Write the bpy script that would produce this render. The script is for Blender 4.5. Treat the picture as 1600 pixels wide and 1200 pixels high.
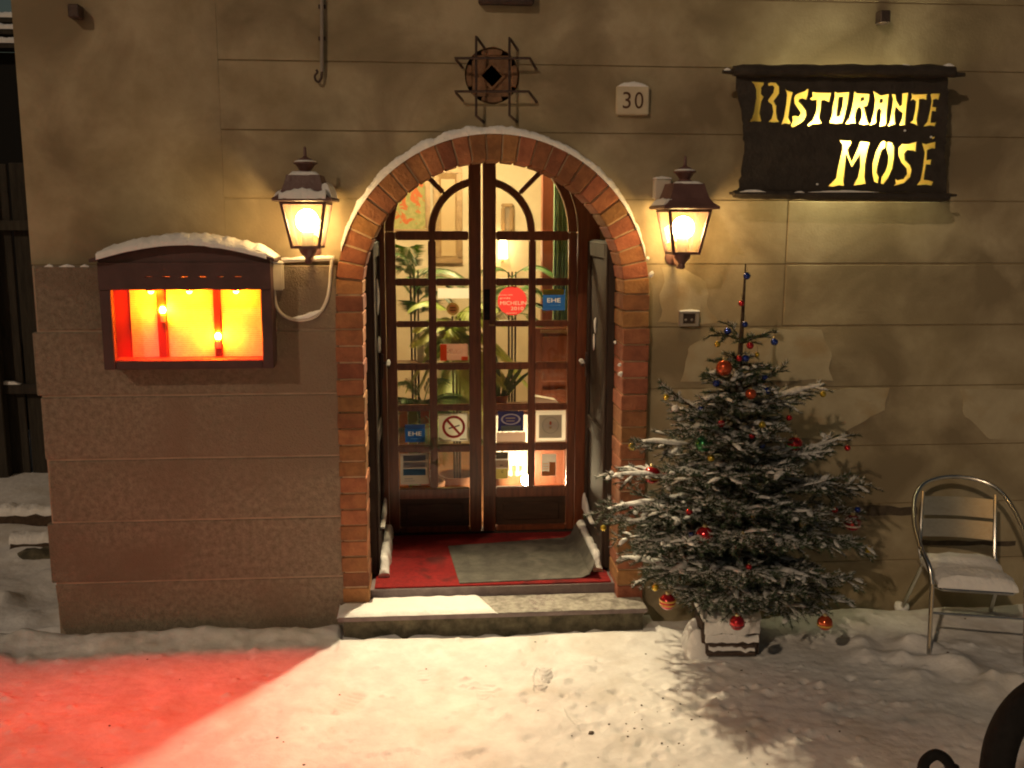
import bpy, bmesh, math, random
from mathutils import Vector, Matrix, noise
random.seed(7)
R = math.radians
for o in list(bpy.data.objects): bpy.data.objects.remove(o)
S = bpy.context.scene
COL = S.collection

# ------------------------------------------------------------------ camera
CF, CP, CY_, CR = 1532.465, 0.1666667, 0.0838287, 0.0029031
CAM = Vector((0, -5.76, 2.4965))
_r = Vector((math.cos(CY_), -math.sin(CY_), 0)); _h = Vector((math.sin(CY_), math.cos(CY_), 0))
FW = _h*math.cos(CP) - Vector((0, 0, 1))*math.sin(CP)
_d = -(_h*math.sin(CP) + Vector((0, 0, 1))*math.cos(CP))
RT = _r*math.cos(CR) - _d*math.sin(CR)
DN = _r*math.sin(CR) + _d*math.cos(CR)
cam = bpy.data.cameras.new('camera'); camo = bpy.data.objects.new('camera', cam); COL.objects.link(camo)
cam.sensor_width = 36; cam.lens = 36*CF/1600; cam.clip_end = 300; cam.clip_start = .05
m = Matrix.Identity(4)
for i, a in enumerate((RT, -DN, -FW)):
    for j in range(3): m[j][i] = a[j]
m.translation = CAM
camo.matrix_world = m
S.camera = camo

def at(px, py, Y=0.0):
    "world point on the plane y = Y seen at a photograph pixel"
    d = FW + RT*((px-800)/CF) + DN*((py-600)/CF)
    return CAM + d*((Y-CAM.y)/d.y)
def atz(px, py, z=0.0):
    d = FW + RT*((px-800)/CF) + DN*((py-600)/CF)
    return CAM + d*((z-CAM.z)/d.z)

# ------------------------------------------------------------------ world, street light, exposure
W = bpy.data.worlds.new('World'); S.world = W; W.use_nodes = True
nt = W.node_tree; bg = nt.nodes['Background']
sky = nt.nodes.new('ShaderNodeTexSky'); sky.sky_type = 'NISHITA'; sky.sun_disc = False
SUNDIR = Vector((.50, .68, -.50)).normalized()
sky.sun_elevation = R(3); sky.sun_rotation = R(216)
nt.links.new(sky.outputs[0], bg.inputs[0]); bg.inputs[1].default_value = 0.027
sl = bpy.data.lights.new('street_light', 'SUN'); sl.energy = .68; sl.angle = R(1.2); sl.color = (1, .72, .46)
so = bpy.data.objects.new('street_light', sl); COL.objects.link(so)
so.rotation_euler = SUNDIR.to_track_quat('-Z', 'Y').to_euler()
S.render.engine = 'CYCLES'
S.view_settings.view_transform = 'Standard'
try: S.view_settings.look = 'None'
except Exception: pass
S.view_settings.exposure = 0; S.view_settings.gamma = 1; S.view_settings.use_curve_mapping = False
S.cycles.use_denoising = True
S.cycles.filter_width = 2.0; S.cycles.max_bounces = 8; S.cycles.transparent_max_bounces = 16
S.cycles.caustics_reflective = False; S.cycles.caustics_refractive = False
S.cycles.sample_clamp_indirect = 4.0

# ------------------------------------------------------------------ materials
def nodes(name):
    mt = bpy.data.materials.new(name); mt.use_nodes = True
    n = mt.node_tree.nodes; l = mt.node_tree.links
    return mt, n, l, n['Principled BSDF']
def mat(name, c1, c2=None, scale=6, rough=.7, bump=0, bscale=40, metal=0, rnd=0, spec=.5, c3=None, s3=1.2, stretch=None, t3=(.48,.62), coat=0, transm=0, detail=6):
    mt, n, l, p = nodes(name)
    p.inputs['Roughness'].default_value = rough; p.inputs['Metallic'].default_value = metal
    p.inputs['Specular IOR Level'].default_value = spec
    if coat: p.inputs['Coat Weight'].default_value = coat; p.inputs['Coat Roughness'].default_value = .12
    geo = n.new('ShaderNodeNewGeometry')
    vec = geo.outputs['Position']
    if stretch:
        mp = n.new('ShaderNodeMapping'); mp.inputs['Scale'].default_value = stretch
        l.new(vec, mp.inputs[0]); vec = mp.outputs[0]
    col = None
    if c2:
        nz = n.new('ShaderNodeTexNoise'); nz.inputs['Scale'].default_value = scale; nz.inputs['Detail'].default_value = detail; nz.inputs['Roughness'].default_value = .62
        l.new(vec, nz.inputs['Vector'])
        cr = n.new('ShaderNodeValToRGB'); cr.color_ramp.elements[0].position = .36; cr.color_ramp.elements[1].position = .64
        cr.color_ramp.elements[0].color = (*c1, 1); cr.color_ramp.elements[1].color = (*c2, 1)
        l.new(nz.outputs[0], cr.inputs[0]); col = cr.outputs[0]
        if c3:
            nz3 = n.new('ShaderNodeTexNoise'); nz3.inputs['Scale'].default_value = s3; nz3.inputs['Detail'].default_value = 7; nz3.inputs['Distortion'].default_value = .5
            l.new(vec, nz3.inputs['Vector'])
            mr = n.new('ShaderNodeMapRange'); mr.inputs[1].default_value = t3[0]; mr.inputs[2].default_value = t3[1]
            l.new(nz3.outputs[0], mr.inputs[0])
            mx = n.new('ShaderNodeMixRGB'); mx.inputs[2].default_value = (*c3, 1)
            l.new(mr.outputs[0], mx.inputs[0]); l.new(col, mx.inputs[1]); col = mx.outputs[0]
    else:
        rg = n.new('ShaderNodeRGB'); rg.outputs[0].default_value = (*c1, 1); col = rg.outputs[0]
    if rnd:
        oi = n.new('ShaderNodeObjectInfo'); hs = n.new('ShaderNodeHueSaturation')
        m1 = n.new('ShaderNodeMapRange'); m1.inputs[3].default_value = 1-rnd; m1.inputs[4].default_value = 1+rnd
        l.new(oi.outputs['Random'], m1.inputs[0]); l.new(m1.outputs[0], hs.inputs['Value'])
        m2 = n.new('ShaderNodeMath'); m2.operation = 'MULTIPLY'; m2.inputs[1].default_value = 7.31
        m3 = n.new('ShaderNodeMath'); m3.operation = 'FRACT'; m4 = n.new('ShaderNodeMapRange')
        m4.inputs[3].default_value = .5-.03*rnd*2; m4.inputs[4].default_value = .5+.03*rnd*2
        l.new(oi.outputs['Random'], m2.inputs[0]); l.new(m2.outputs[0], m3.inputs[0]); l.new(m3.outputs[0], m4.inputs[0]); l.new(m4.outputs[0], hs.inputs['Hue'])
        l.new(col, hs.inputs['Color']); col = hs.outputs[0]
    l.new(col, p.inputs['Base Color'])
    if bump:
        nb = n.new('ShaderNodeTexNoise'); nb.inputs['Scale'].default_value = bscale; nb.inputs['Detail'].default_value = 5
        l.new(vec, nb.inputs['Vector'])
        b = n.new('ShaderNodeBump'); b.inputs['Strength'].default_value = min(1, bump); b.inputs['Distance'].default_value = .012
        l.new(nb.outputs[0], b.inputs['Height']); l.new(b.outputs[0], p.inputs['Normal'])
    return mt
def emis(name, c, s):
    mt, n, l, p = nodes(name)
    p.inputs['Base Color'].default_value = (*[min(1, x) for x in c], 1)
    p.inputs['Emission Color'].default_value = (*c, 1); p.inputs['Emission Strength'].default_value = s
    return mt
def glass(name, tint=(.95, .97, .95), refl=.06, frost=0, rough=.03):
    mt, n, l, p = nodes(name)
    out = n['Material Output']
    tr = n.new('ShaderNodeBsdfTransparent'); tr.inputs[0].default_value = (*tint, 1)
    gl = n.new('ShaderNodeBsdfGlossy'); gl.inputs['Roughness'].default_value = rough
    lw = n.new('ShaderNodeLayerWeight'); pw = n.new('ShaderNodeMath'); pw.operation = 'POWER'; pw.inputs[1].default_value = 5
    fr = n.new('ShaderNodeMapRange'); fr.inputs[3].default_value = .035; fr.inputs[4].default_value = .75
    l.new(lw.outputs['Facing'], pw.inputs[0]); l.new(pw.outputs[0], fr.inputs[0])
    mx = n.new('ShaderNodeMixShader')
    l.new(fr.outputs[0], mx.inputs[0]); l.new(tr.outputs[0], mx.inputs[1]); l.new(gl.outputs[0], mx.inputs[2])
    last = mx.outputs[0]
    if frost:
        tl = n.new('ShaderNodeBsdfTranslucent'); tl.inputs[0].default_value = (.95, .85, .7, 1)
        m2 = n.new('ShaderNodeMixShader'); m2.inputs[0].default_value = frost
        l.new(last, m2.inputs[1]); l.new(tl.outputs[0], m2.inputs[2]); last = m2.outputs[0]
    l.new(last, out.inputs[0])
    return mt

M = {}
M['stucco'] = mat('stucco', (.285, .232, .142), (.42, .355, .24), 2.4, .9, .12, 70, c3=(.215, .17, .105), s3=1.7, rnd=.02, t3=(.45,.62))
M['stucco_core'] = mat('joint', (.21, .16, .09), (.28, .22, .13), 8, .95, .3, 60)
M['joint_light'] = mat('joint_light', (.42, .33, .25), (.31, .24, .18), 8, .95, .3, 60)
M['block'] = mat('rough_concrete', (.195, .160, .118), (.31, .262, .20), 30, .95, .9, 110, c3=(.215, .165, .12), s3=1.1, rnd=.05)
M['patch'] = mat('pale_render', (.38, .325, .22), (.45, .39, .27), 5, .9, .12, 50, c3=(.36, .28, .165), s3=3)
M['brick'] = mat('brick', (.205, .080, .037), (.32, .135, .060), 14, .88, .55, 60, rnd=.30)
M['mortar'] = mat('mortar', (.46, .33, .21), (.36, .25, .16), 20, .95, .5, 80)
M['snow'] = mat('snow', (.80, .80, .82), (.88, .88, .88), 5, .6, .8, 38, spec=.3)
M['snowground'] = mat('street_snow', (.74, .73, .73), (.88, .88, .88), 7, .6, .6, 20, spec=.3, c3=(.60, .56, .51), s3=2.6, t3=(.52, .80))
M['snowtree'] = mat('snow_on_twigs', (.50, .50, .50), (.80, .80, .80), 30, .7, .6, 90, spec=.2)
M['snowgrey'] = mat('thin_grey_snow', (.25, .235, .21), (.44, .42, .38), 26, .8, .6, 120, c3=(.15, .135, .12), s3=9, t3=(.55, .68))
M['slab'] = mat('step_slab', (.16, .12, .125), (.25, .2, .2), 9, .7, .4, 40)
M['riser'] = mat('step_riser', (.05, .045, .03), (.17, .15, .10), 10, .9, .9, 30)
M['mahog'] = mat('mahogany', (.115, .033, .016), (.21, .064, .027), 5, .33, .1, 30, stretch=(9, 9, .8), coat=.35)
M['darkwood'] = mat('dark_door_wood', (.022, .013, .010), (.045, .026, .018), 6, .8, .2, 40, stretch=(8, 8, .8))
M['kick'] = mat('dark_panel_wood', (.035, .018, .011), (.06, .03, .018), 6, .4, .2, 40, stretch=(1, 8, 8))
M['iron'] = mat('iron', (.045, .03, .028), (.08, .05, .042), 30, .6, .4, 80, metal=.3)
M['lantern'] = mat('lantern_paint', (.115, .055, .052), (.15, .075, .068), 12, .45, .2, 60)
M['boxpaint'] = mat('menu_box_paint', (.060, .028, .030), (.085, .04, .042), 8, .5, .15, 60)
M['plastic'] = mat('white_plastic', (.60, .55, .47), (.68, .63, .55), 8, .5, .1, 40)
M['greyplastic'] = mat('grey_plastic', (.23, .20, .18), (.29, .26, .23), 10, .5)
M['black'] = mat('black_rubber', (.012, .011, .011), (.022, .02, .02), 20, .85, .2, 60, spec=.15)
M['signblack'] = mat('sign_black', (.030, .023, .018), (.048, .038, .03), 14, .55, .4, 60)
M['tile'] = mat('number_tile', (.52, .45, .33), (.60, .53, .40), 9, .6, .2, 40)
M['digit'] = mat('digit_brown', (.085, .035, .018), rough=.6)
M['terracotta'] = mat('terracotta', (.16, .085, .045), (.25, .14, .08), 18, .9, .5, 60)
M['void'] = mat('unlit_black', (.006, .006, .006), rough=1)  # near-black stands in for the unlit depth of vent and shed
M['carpet'] = mat('red_carpet', (.24, .008, .010), (.36, .013, .014), 30, .95, .9, 300, c3=(.12, .008, .009), s3=6, t3=(.55, .7))
M['matgrey'] = mat('grey_mat', (.085, .083, .075), (.14, .135, .12), 12, .95, .8, 220, c3=(.2, .19, .17), s3=5, t3=(.55, .72))
M['alu'] = mat('aluminium', (.62, .60, .56), (.72, .70, .66), 12, .25, .03, 40, metal=1)
M['bark'] = mat('bark', (.045, .028, .018), (.08, .052, .033), 30, .95, .8, 90)
M['logend'] = mat('log_wood', (.05, .033, .026), (.12, .085, .068), 10, .9, .8, 40, stretch=(1, 1, 6))
M['needle'] = mat('needles', (.022, .050, .026), (.050, .088, .042), 7, .6, rnd=.25)
M['fence'] = mat('fence_boards', (.022, .018, .014), (.045, .037, .028), 5, .9, .6, 40, stretch=(6, 6, .7), rnd=.2)
M['cream'] = mat('cream_plaster', (.60, .50, .33), (.68, .58, .40), 3, .85, .1, 30)
M['woodfloor'] = mat('wood_floor', (.16, .07, .03), (.25, .11, .05), 4, .4, .1, 30, stretch=(1, 6, 1))
M['cabinet'] = mat('cabinet_wood', (.16, .045, .022), (.24, .075, .035), 5, .4, .1, 30, stretch=(7, 7, .8))
M['greencloth'] = mat('green_cloth', (.10, .20, .11), (.15, .27, .15), 10, .9, .2, 60)
M['frame'] = mat('gilt_frame', (.27, .17, .08), (.36, .24, .11), 12, .45, .3, 50, metal=.2)
M['canvas'] = mat('canvas_tan', (.26, .15, .06), (.40, .27, .12), 6, .8, .1, 60)
M['flowers'] = mat('flower_canvas', (.40, .37, .15), (.25, .27, .09), 22, .8, c3=(.50, .13, .04), s3=13.0, t3=(.53, .58))
M['leaf'] = mat('palm_leaf', (.055, .13, .030), (.11, .22, .05), 9, .45, rnd=.3)
M['leafpale'] = mat('pale_leaf', (.34, .46, .07), (.48, .56, .12), 9, .5, rnd=.2)
M['pot'] = mat('clay_pot', (.26, .11, .05), (.34, .15, .07), 12, .8)
M['cloth'] = mat('white_cloth', (.78, .75, .68), (.84, .81, .74), 6, .8)
M['pane'] = glass('window_glass')
M['lanternglass'] = glass('lantern_glass', (.98, .95, .88), frost=.035)
M['bulb'] = emis('bulb_glow', (1, .66, .27), 105)
M['redbulb'] = emis('red_bulb_glow', (1, .13, .002), 1300)
M['roomlamp'] = emis('room_lamp_glow', (1, .74, .40), 430)
M['roomshade'] = emis('wall_lamp_glow', (1, .78, .45), 14)
M['spotlens'] = emis('spot_lens_glow', (1, .78, .45), 900)
M['tubelight'] = emis('sign_tube_glow', (1, .88, .45), 205)
def flat(name, c, rough=.5): 
    if name not in M: M[name] = mat(name, c, rough=rough)
    return M[name]
def sheet(n, l, mx):
    "a thin solid sheet: only its outer skin scatters, the inside is clear"
    g = n.new('ShaderNodeNewGeometry'); tr = n.new('ShaderNodeBsdfTransparent'); m2 = n.new('ShaderNodeMixShader')
    l.new(g.outputs['Backfacing'], m2.inputs[0]); l.new(mx.outputs[0], m2.inputs[1]); l.new(tr.outputs[0], m2.inputs[2]); l.new(m2.outputs[0], n['Material Output'].inputs[0])
def papery(name, c, tl=.45):
    tl = min(.86, tl*1.5)
    "paper or film stuck on glass: some of the room's light comes through"
    if name in M: return M[name]
    mt, n, l, p = nodes(name)
    p.inputs['Base Color'].default_value = (*c, 1); p.inputs['Roughness'].default_value = .5
    t = n.new('ShaderNodeBsdfTranslucent'); t.inputs[0].default_value = (*c, 1)
    mx = n.new('ShaderNodeMixShader'); mx.inputs[0].default_value = tl
    l.new(p.outputs[0], mx.inputs[1]); l.new(t.outputs[0], mx.inputs[2])
    sheet(n, l, mx)
    M[name] = mt; return mt
# acrylic of the sign
mt, n, l, p = nodes('sign_acrylic')
t = n.new('ShaderNodeBsdfTranslucent'); t.inputs[0].default_value = (1, .72, .20, 1)
mx = n.new('ShaderNodeMixShader'); mx.inputs[0].default_value = .95
p.inputs['Base Color'].default_value = (.7, .4, .06, 1)
l.new(p.outputs[0], mx.inputs[1]); l.new(t.outputs[0], mx.inputs[2]); sheet(n, l, mx)
M['acrylic'] = mt

# ------------------------------------------------------------------ mesh helpers
def nz(x, y, z=0.0): return noise.noise(Vector((x, y, z)))
ORG = {}
class MB:
    def __init__(s): s.v = []; s.f = []
    def add(s, vs, fs):
        b = len(s.v); s.v += [Vector(v) for v in vs]; s.f += [tuple(i+b for i in f) for f in fs]; return s
    def box(s, x0, x1, y0, y1, z0, z1):
        return s.add([(x0,y0,z0),(x1,y0,z0),(x1,y1,z0),(x0,y1,z0),(x0,y0,z1),(x1,y0,z1),(x1,y1,z1),(x0,y1,z1)],
              [(0,3,2,1),(4,5,6,7),(0,1,5,4),(1,2,6,5),(2,3,7,6),(3,0,4,7)])
    def obox(s, c, ax, ay, az):
        c = Vector(c); ax = Vector(ax); ay = Vector(ay); az = Vector(az)
        vs = [c+ax*i+ay*j+az*k for k in (-1,1) for i, j in ((-1,-1),(1,-1),(1,1),(-1,1))]
        return s.add(vs, [(0,3,2,1),(4,5,6,7),(0,1,5,4),(1,2,6,5),(2,3,7,6),(3,0,4,7)])
    def prism(s, pts, y0, y1):
        "outline in x,z, counter-clockwise seen from -y, extruded from y0 (front) to y1"
        n = len(pts)
        vs = [(x, y0, z) for x, z in pts]+[(x, y1, z) for x, z in pts]
        fs = [tuple(range(n)), tuple(range(2*n-1, n-1, -1))]
        fs += [(i, n+i, n+(i+1) % n, (i+1) % n) for i in range(n)]
        return s.add(vs, fs)
    def ring(s, loops, cap=True):
        n = len(loops[0]); vs = [v for L in loops for v in L]; fs = []
        for i in range(len(loops)-1):
            for j in range(n):
                fs.append((i*n+j, i*n+(j+1) % n, (i+1)*n+(j+1) % n, (i+1)*n+j))
        if cap:
            fs.append(tuple(range(n-1, -1, -1))); k = (len(loops)-1)*n; fs.append(tuple(range(k, k+n)))
        return s.add(vs, fs)
    def tube(s, pts, r, n=8, cap=True, flatn=None):
        pts = [Vector(p) for p in pts]; rs = r if isinstance(r, (list, tuple)) else [r]*len(pts)
        loops = []; u = None
        for i, p in enumerate(pts):
            t = (pts[min(i+1, len(pts)-1)]-pts[max(i-1, 0)]).normalized()
            if u is None:
                u = t.orthogonal().normalized()
            else:
                u = (u-t*u.dot(t)); u = u.normalized() if u.length > 1e-6 else t.orthogonal().normalized()
            w = t.cross(u)
            loops.append([p+(u*math.cos(a)+w*math.sin(a))*rs[i] for a in [2*math.pi*k/n for k in range(n)]])
        return s.ring(loops, cap)
    def lathe(s, prof, c=(0,0,0), n=16, ax=None):
        c = Vector(c); q = (Vector(ax).normalized().to_track_quat('Z', 'Y') if ax is not None else None)
        loops = []
        for r, z in prof:
            L = [Vector((r*math.cos(2*math.pi*k/n), r*math.sin(2*math.pi*k/n), z)) for k in range(n)]
            if q: L = [q @ v for v in L]
            loops.append([c+v for v in L])
        return s.ring(loops)
    def ball(s, c, r, n=12, sq=(1,1,1), jit=0):
        prof = [(max(1e-4, math.sin(math.pi*i/(n//2+2)))*1, -math.cos(math.pi*i/(n//2+2))) for i in range(n//2+3)]
        c = Vector(c); loops = []
        for q, z in prof:
            L = []
            for k in range(n):
                d = Vector((q*math.cos(2*math.pi*k/n)*sq[0], q*math.sin(2*math.pi*k/n)*sq[1], z*sq[2]))*r
                if jit: d *= 1+jit*noise.noise((c+d)*(1.2/r))
                L.append(c+d)
            loops.append(L)
        return s.ring(loops)
    def ribbon(s, rows, fine=True):
        "snow strip: rows of (base point, half width vector, up vector)"
        rows = [(Vector(p), Vector(l), Vector(u)) for p, l, u in rows]; loops = []
        if fine:
            R2 = []
            for i in range(len(rows)-1):
                k = max(1, int((rows[i+1][0]-rows[i][0]).length/.012))
                for j in range(k): R2.append(tuple(rows[i][m_].lerp(rows[i+1][m_], j/k) for m_ in range(3)))
            rows = R2+[rows[-1]]
        PRO = ((-1, 0), (-1.02, .42), (-.86, .78), (-.55, .95), (-.2, 1.0), (.2, 1.0), (.55, .95), (.86, .78), (1.02, .42), (1, 0)) if fine else ((-1, 0), (-1.02, .45), (-.7, .88), (0, 1), (.7, .88), (1.02, .45), (1, 0))
        for p, l, u in rows:
            L = []
            for a, c in PRO:
                v = p+l*a+u*c
                if fine and c > 0:
                    g_ = (.30*nz(v.x*13, v.y*13, v.z*13)+.20*nz(v.x*38, v.y*38, v.z*38)+.10*nz(v.x*95, v.y*95, v.z*95))*(.5+.5*c)*min(1, .045/max(.001, u.length))
                    v = v+u*g_+l*(.10*nz(v.z*40, v.x*40, 5)*c)
                L.append(v)
            loops.append(L)
        return s.ring(loops)
    def quad(s, a, b, c, d): return s.add([a, b, c, d], [(0,1,2,3)])
    def build(s, name, mt, parent=None, smooth=False, bevel=0, label=None, kind=None, seg=1, org=None):
        me = bpy.data.meshes.new(name)
        if parent is not None: org = ORG[parent.name]
        elif org is None:
            xs = [v.x for v in s.v]; ys = [v.y for v in s.v]; zs = [v.z for v in s.v]
            org = Vector(((min(xs)+max(xs))/2, (min(ys)+max(ys))/2, min(zs)))
        me.from_pydata([v-org for v in s.v], [], s.f)
        bm = bmesh.new(); bm.from_mesh(me)
        bmesh.ops.remove_doubles(bm, verts=bm.verts, dist=1e-6)
        bmesh.ops.recalc_face_normals(bm, faces=bm.faces)
        if bevel:
            ed = [e for e in bm.edges if len(e.link_faces) == 2 and e.calc_face_angle(0) > .6]
            bmesh.ops.bevel(bm, geom=ed, offset=bevel, segments=seg, affect='EDGES', clamp_overlap=True)
        if smooth:
            for f in bm.faces: f.smooth = True
            for e in bm.edges:
                if len(e.link_faces) == 2 and e.calc_face_angle(0) > R(42): e.smooth = False
        bm.to_mesh(me); bm.free()
        me.materials.append(mt)
        o = bpy.data.objects.new(name, me); COL.objects.link(o)
        if parent is not None: o.parent = parent
        else: o.location = org
        ORG[o.name] = org
        if label: o['label'] = label
        if kind: o['kind'] = kind
        return o
def thing(name, label, cat, loc, group=None):
    o = bpy.data.objects.new(name, None); COL.objects.link(o); o.location = Vector(loc); o.empty_display_size = .1
    o['label'] = label; o['category'] = cat
    if group: o['group'] = group
    ORG[o.name] = Vector(loc); return o
def tag(o, label, cat, group=None):
    o['label'] = label; o['category'] = cat
    if group: o['group'] = group
    return o
def inst(src, name, parent, loc, roty=0):
    o = src.copy(); o.name = name; COL.objects.link(o); o.parent = parent; o.location = loc
    o.rotation_euler = (0, roty, 0)
    return o
def fill(name, outer, holes, y0, y1, mt, parent, org=None):
    "flat board with cut-out holes, as real geometry"
    cu = bpy.data.curves.new(name, 'CURVE'); cu.dimensions = '2D'; cu.fill_mode = 'BOTH'
    for L in [outer]+holes:
        sp = cu.splines.new('POLY'); sp.points.add(len(L)-1); sp.use_cyclic_u = True
        for i, (x, z) in enumerate(L): sp.points[i].co = (x, z, 0, 1)
    cu.extrude = (y1-y0)/2
    t = bpy.data.objects.new('tmp', cu); COL.objects.link(t)
    dg = bpy.context.evaluated_depsgraph_get(); me = bpy.data.meshes.new_from_object(t.evaluated_get(dg))
    bpy.data.objects.remove(t); bpy.data.curves.remove(cu)
    og = ORG[parent.name]
    for v in me.vertices:
        x, z, y = v.co; v.co = Vector((x, (y0+y1)/2-y, z))-og
    me.materials.clear(); me.materials.append(mt); me.name = name
    o = bpy.data.objects.new(name, me); COL.objects.link(o); o.parent = parent; ORG[o.name] = og
    return o
def lettering(text, c, h, mt, parent, name='lettering', w=None, ext=.0006):
    "flat printed text centred at world point c on a surface facing -y"
    cu = bpy.data.curves.new('t', 'FONT'); cu.body = text; cu.size = 1; cu.align_x = 'CENTER'; cu.align_y = 'CENTER'; cu.extrude = .01
    t = bpy.data.objects.new('tmp', cu); COL.objects.link(t)
    dg = bpy.context.evaluated_depsgraph_get(); me = bpy.data.meshes.new_from_object(t.evaluated_get(dg))
    bpy.data.objects.remove(t); bpy.data.curves.remove(cu)
    xs = [v.co.x for v in me.vertices]; ys = [v.co.y for v in me.vertices]
    sy = h/(max(ys)-min(ys)); sx = sy if w is None else w/(max(xs)-min(xs))
    mx_, my_ = (max(xs)+min(xs))/2, (max(ys)+min(ys))/2
    og = ORG[parent.name]; c = Vector(c)
    for v in me.vertices:
        x, y, z = v.co; v.co = c+Vector(((x-mx_)*sx, -z/.01*ext, (y-my_)*sy))-og
    me.materials.clear(); me.materials.append(mt); me.name = name
    o = bpy.data.objects.new(name, me); COL.objects.link(o); o.parent = parent; ORG[o.name] = og
    return o
def bez(a, b, c, n):
    a, b, c = Vector(a), Vector(b), Vector(c)
    return [a*(1-t)**2+b*2*t*(1-t)+c*t*t for t in [i/n for i in range(n+1)]]
def smoothpts(P, n=6):
    "catmull-rom through points"
    P = [Vector(p) for p in P]; Q = [P[0]*2-P[1]]+P+[P[-1]*2-P[-2]]; out = []
    for i in range(1, len(Q)-2):
        a, b, c, d = Q[i-1:i+3]
        for k in range(n):
            t = k/n
            out.append(.5*((2*b)+(c-a)*t+(2*a-5*b+4*c-d)*t*t+(3*b-a-3*c+d)*t**3))
    return out+[P[-1]]


# ================================================================== THE PORCH SPOT (a real fixture behind the arch crown)
SPOT = Vector((.10, .72, 2.96)); AIM = Vector((.30, -1.05, 0))
sp = bpy.data.lights.new('porch_spot_light', 'SPOT'); sp.energy = 850; sp.color = (1, .78, .46); sp.spot_size = R(72); sp.spot_blend = .95; sp.shadow_soft_size = .05
spo = bpy.data.objects.new('porch_spot_light', sp); COL.objects.link(spo)
_sd = (AIM-SPOT).normalized()
spo.location = SPOT+_sd*.012; spo.rotation_euler = _sd.to_track_quat('-Z', 'Y').to_euler()

# ================================================================== WALL
ZJ = [3.735-.375*k for k in range(11)]          # joint heights; ZJ[1]=3.36, ZJ[4]=2.235
ACX, ACZ, RO, RI = .377, 2.06, .92, .765
VC = at(769, 118, 0); VR = .155
wall = thing('restaurant_wall', 'mottled tan stucco front of the restaurant, scored into wide courses around the arched doorway', 'wall', (.4, 0, 0))
def cut_left(z, x=None):       # right limit of what lies left of the arch / vent
    if abs(z-VC.z) < VR: return VC.x-math.sqrt(VR*VR-(z-VC.z)**2)
    r = RO-.03
    if z < ACZ: return ACX-r
    if z-ACZ < r: return ACX-math.sqrt(r*r-(z-ACZ)**2)
    return ACX
def cut_right(z):
    if abs(z-VC.z) < VR: return VC.x+math.sqrt(VR*VR-(z-VC.z)**2)
    r = RO-.03
    if z < ACZ: return ACX+r
    if z-ACZ < r: return ACX+math.sqrt(r*r-(z-ACZ)**2)
    return ACX
def halves(z0, z1):
    k = 40 if (z1 > ACZ) else 1
    return [z0+(z1-z0)*i/k for i in range(k+1)]
def wob(s): return (nz(s*7.3, 1.7)*.5)*.004
def block(x0, x1, z0, z1, mt, y0=0.0, name='stucco_course', left=None, right=None, gap=.0045, label=None, bev=.004):
    zs = halves(z0+gap, z1-gap)
    rgt = [(right(z) if right else x1-gap, z) for z in zs]
    lft = [(left(z) if left else x0+gap, z) for z in zs]
    pts = rgt+lft[::-1]
    if not left and not right: pts = [(x0+gap, z0+gap), (x1-gap, z0+gap), (x1-gap, z1-gap), (x0+gap, z1-gap)]
    # drop duplicate neighbours
    out = []
    for q in pts:
        if not out or (abs(q[0]-out[-1][0])+abs(q[1]-out[-1][1])) > 1e-5: out.append(q)
    # seen from -y counter-clockwise
    return MB().prism(out, y0, .012).build(name, mt, wall, bevel=bev if not (left or right) else 0, label=label)
LX = at(57, 517).x
jx = at(345, 200).x
# smooth render at the corner, upper left
block(LX, jx+.0005, ZJ[4], 4.75, M['stucco'], name='render_panel', gap=.0005, bev=0)
jl = at(455, 200).x
vx = [at(1225, 450).x, at(1432, 350).x]
for k in range(-2, 4):
    z1 = 3.735-.375*k if k >= 0 else (4.11 if k == -1 else 4.75)
    z0 = 3.735-.375*(k+1) if k >= 0 else (3.735 if k == -1 else 4.11)
    if k in (0, 1): 
        block(jx-.0028, 0, z0, z1, M['stucco'], right=cut_left, gap=.0042)
    elif k >= 2: block(jx-.0028, 0, z0, z1, M['stucco'], right=cut_left, gap=.0042)
    else: block(jx-.0028, ACX, z0, z1, M['stucco'], gap=.0042)
xr = [at(1060, 400).x]
RX = 5.6
for k in range(-2, 10):
    z1 = 3.735-.375*k if k >= 0 else (4.11 if k == -1 else 4.75)
    z0 = 3.735-.375*(k+1) if k >= 0 else (3.735 if k == -1 else 4.11)
    if k == 9: z0 = -.05
    if k in (3, 4): cuts = [vx[0], RX]
    else: cuts = [RX]
    if k < 0: block(ACX, cuts[0], z0, z1, M['stucco'], gap=.0025)
    else: block(0, cuts[0], z0, z1, M['stucco'], left=cut_right, gap=.0035)
    for a, b in zip(cuts[:-1], cuts[1:]): block(a, b, z0, z1, M['stucco'])
# the rough courses at the lower left stand 3 cm proud, pale mortar between
for k in range(4, 10):
    z1 = 3.735-.375*k; z0 = z1-.375
    if k == 9: z0 = -.06
    x0 = LX-.0+(.02*math.sin(k*2.1)); x1 = ACX-RO+.012
    b = MB(); n = 14
    bot = [(x0+.004+(x1-x0-.004)*i/n, z0+.005+wob(i+k*9.1)) for i in range(n+1)]
    top = [(x0+.004+(x1-x0-.004)*i/n, z1-.005+wob(i+k*4.7+50)) for i in range(n+1)]
    if k == 9: bot[0] = (x0+.10, z0); bot.insert(0, (x0+.02, .09))
    b.prism(bot+top[::-1], -.032, .01).build('rough_block', M['block'], wall, bevel=.006)
MB().box(LX+.012, ACX-RO+.01, -.024, .010, -.06, ZJ[4]-.004).build('mortar_bed', M['joint_light'], wall)
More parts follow.
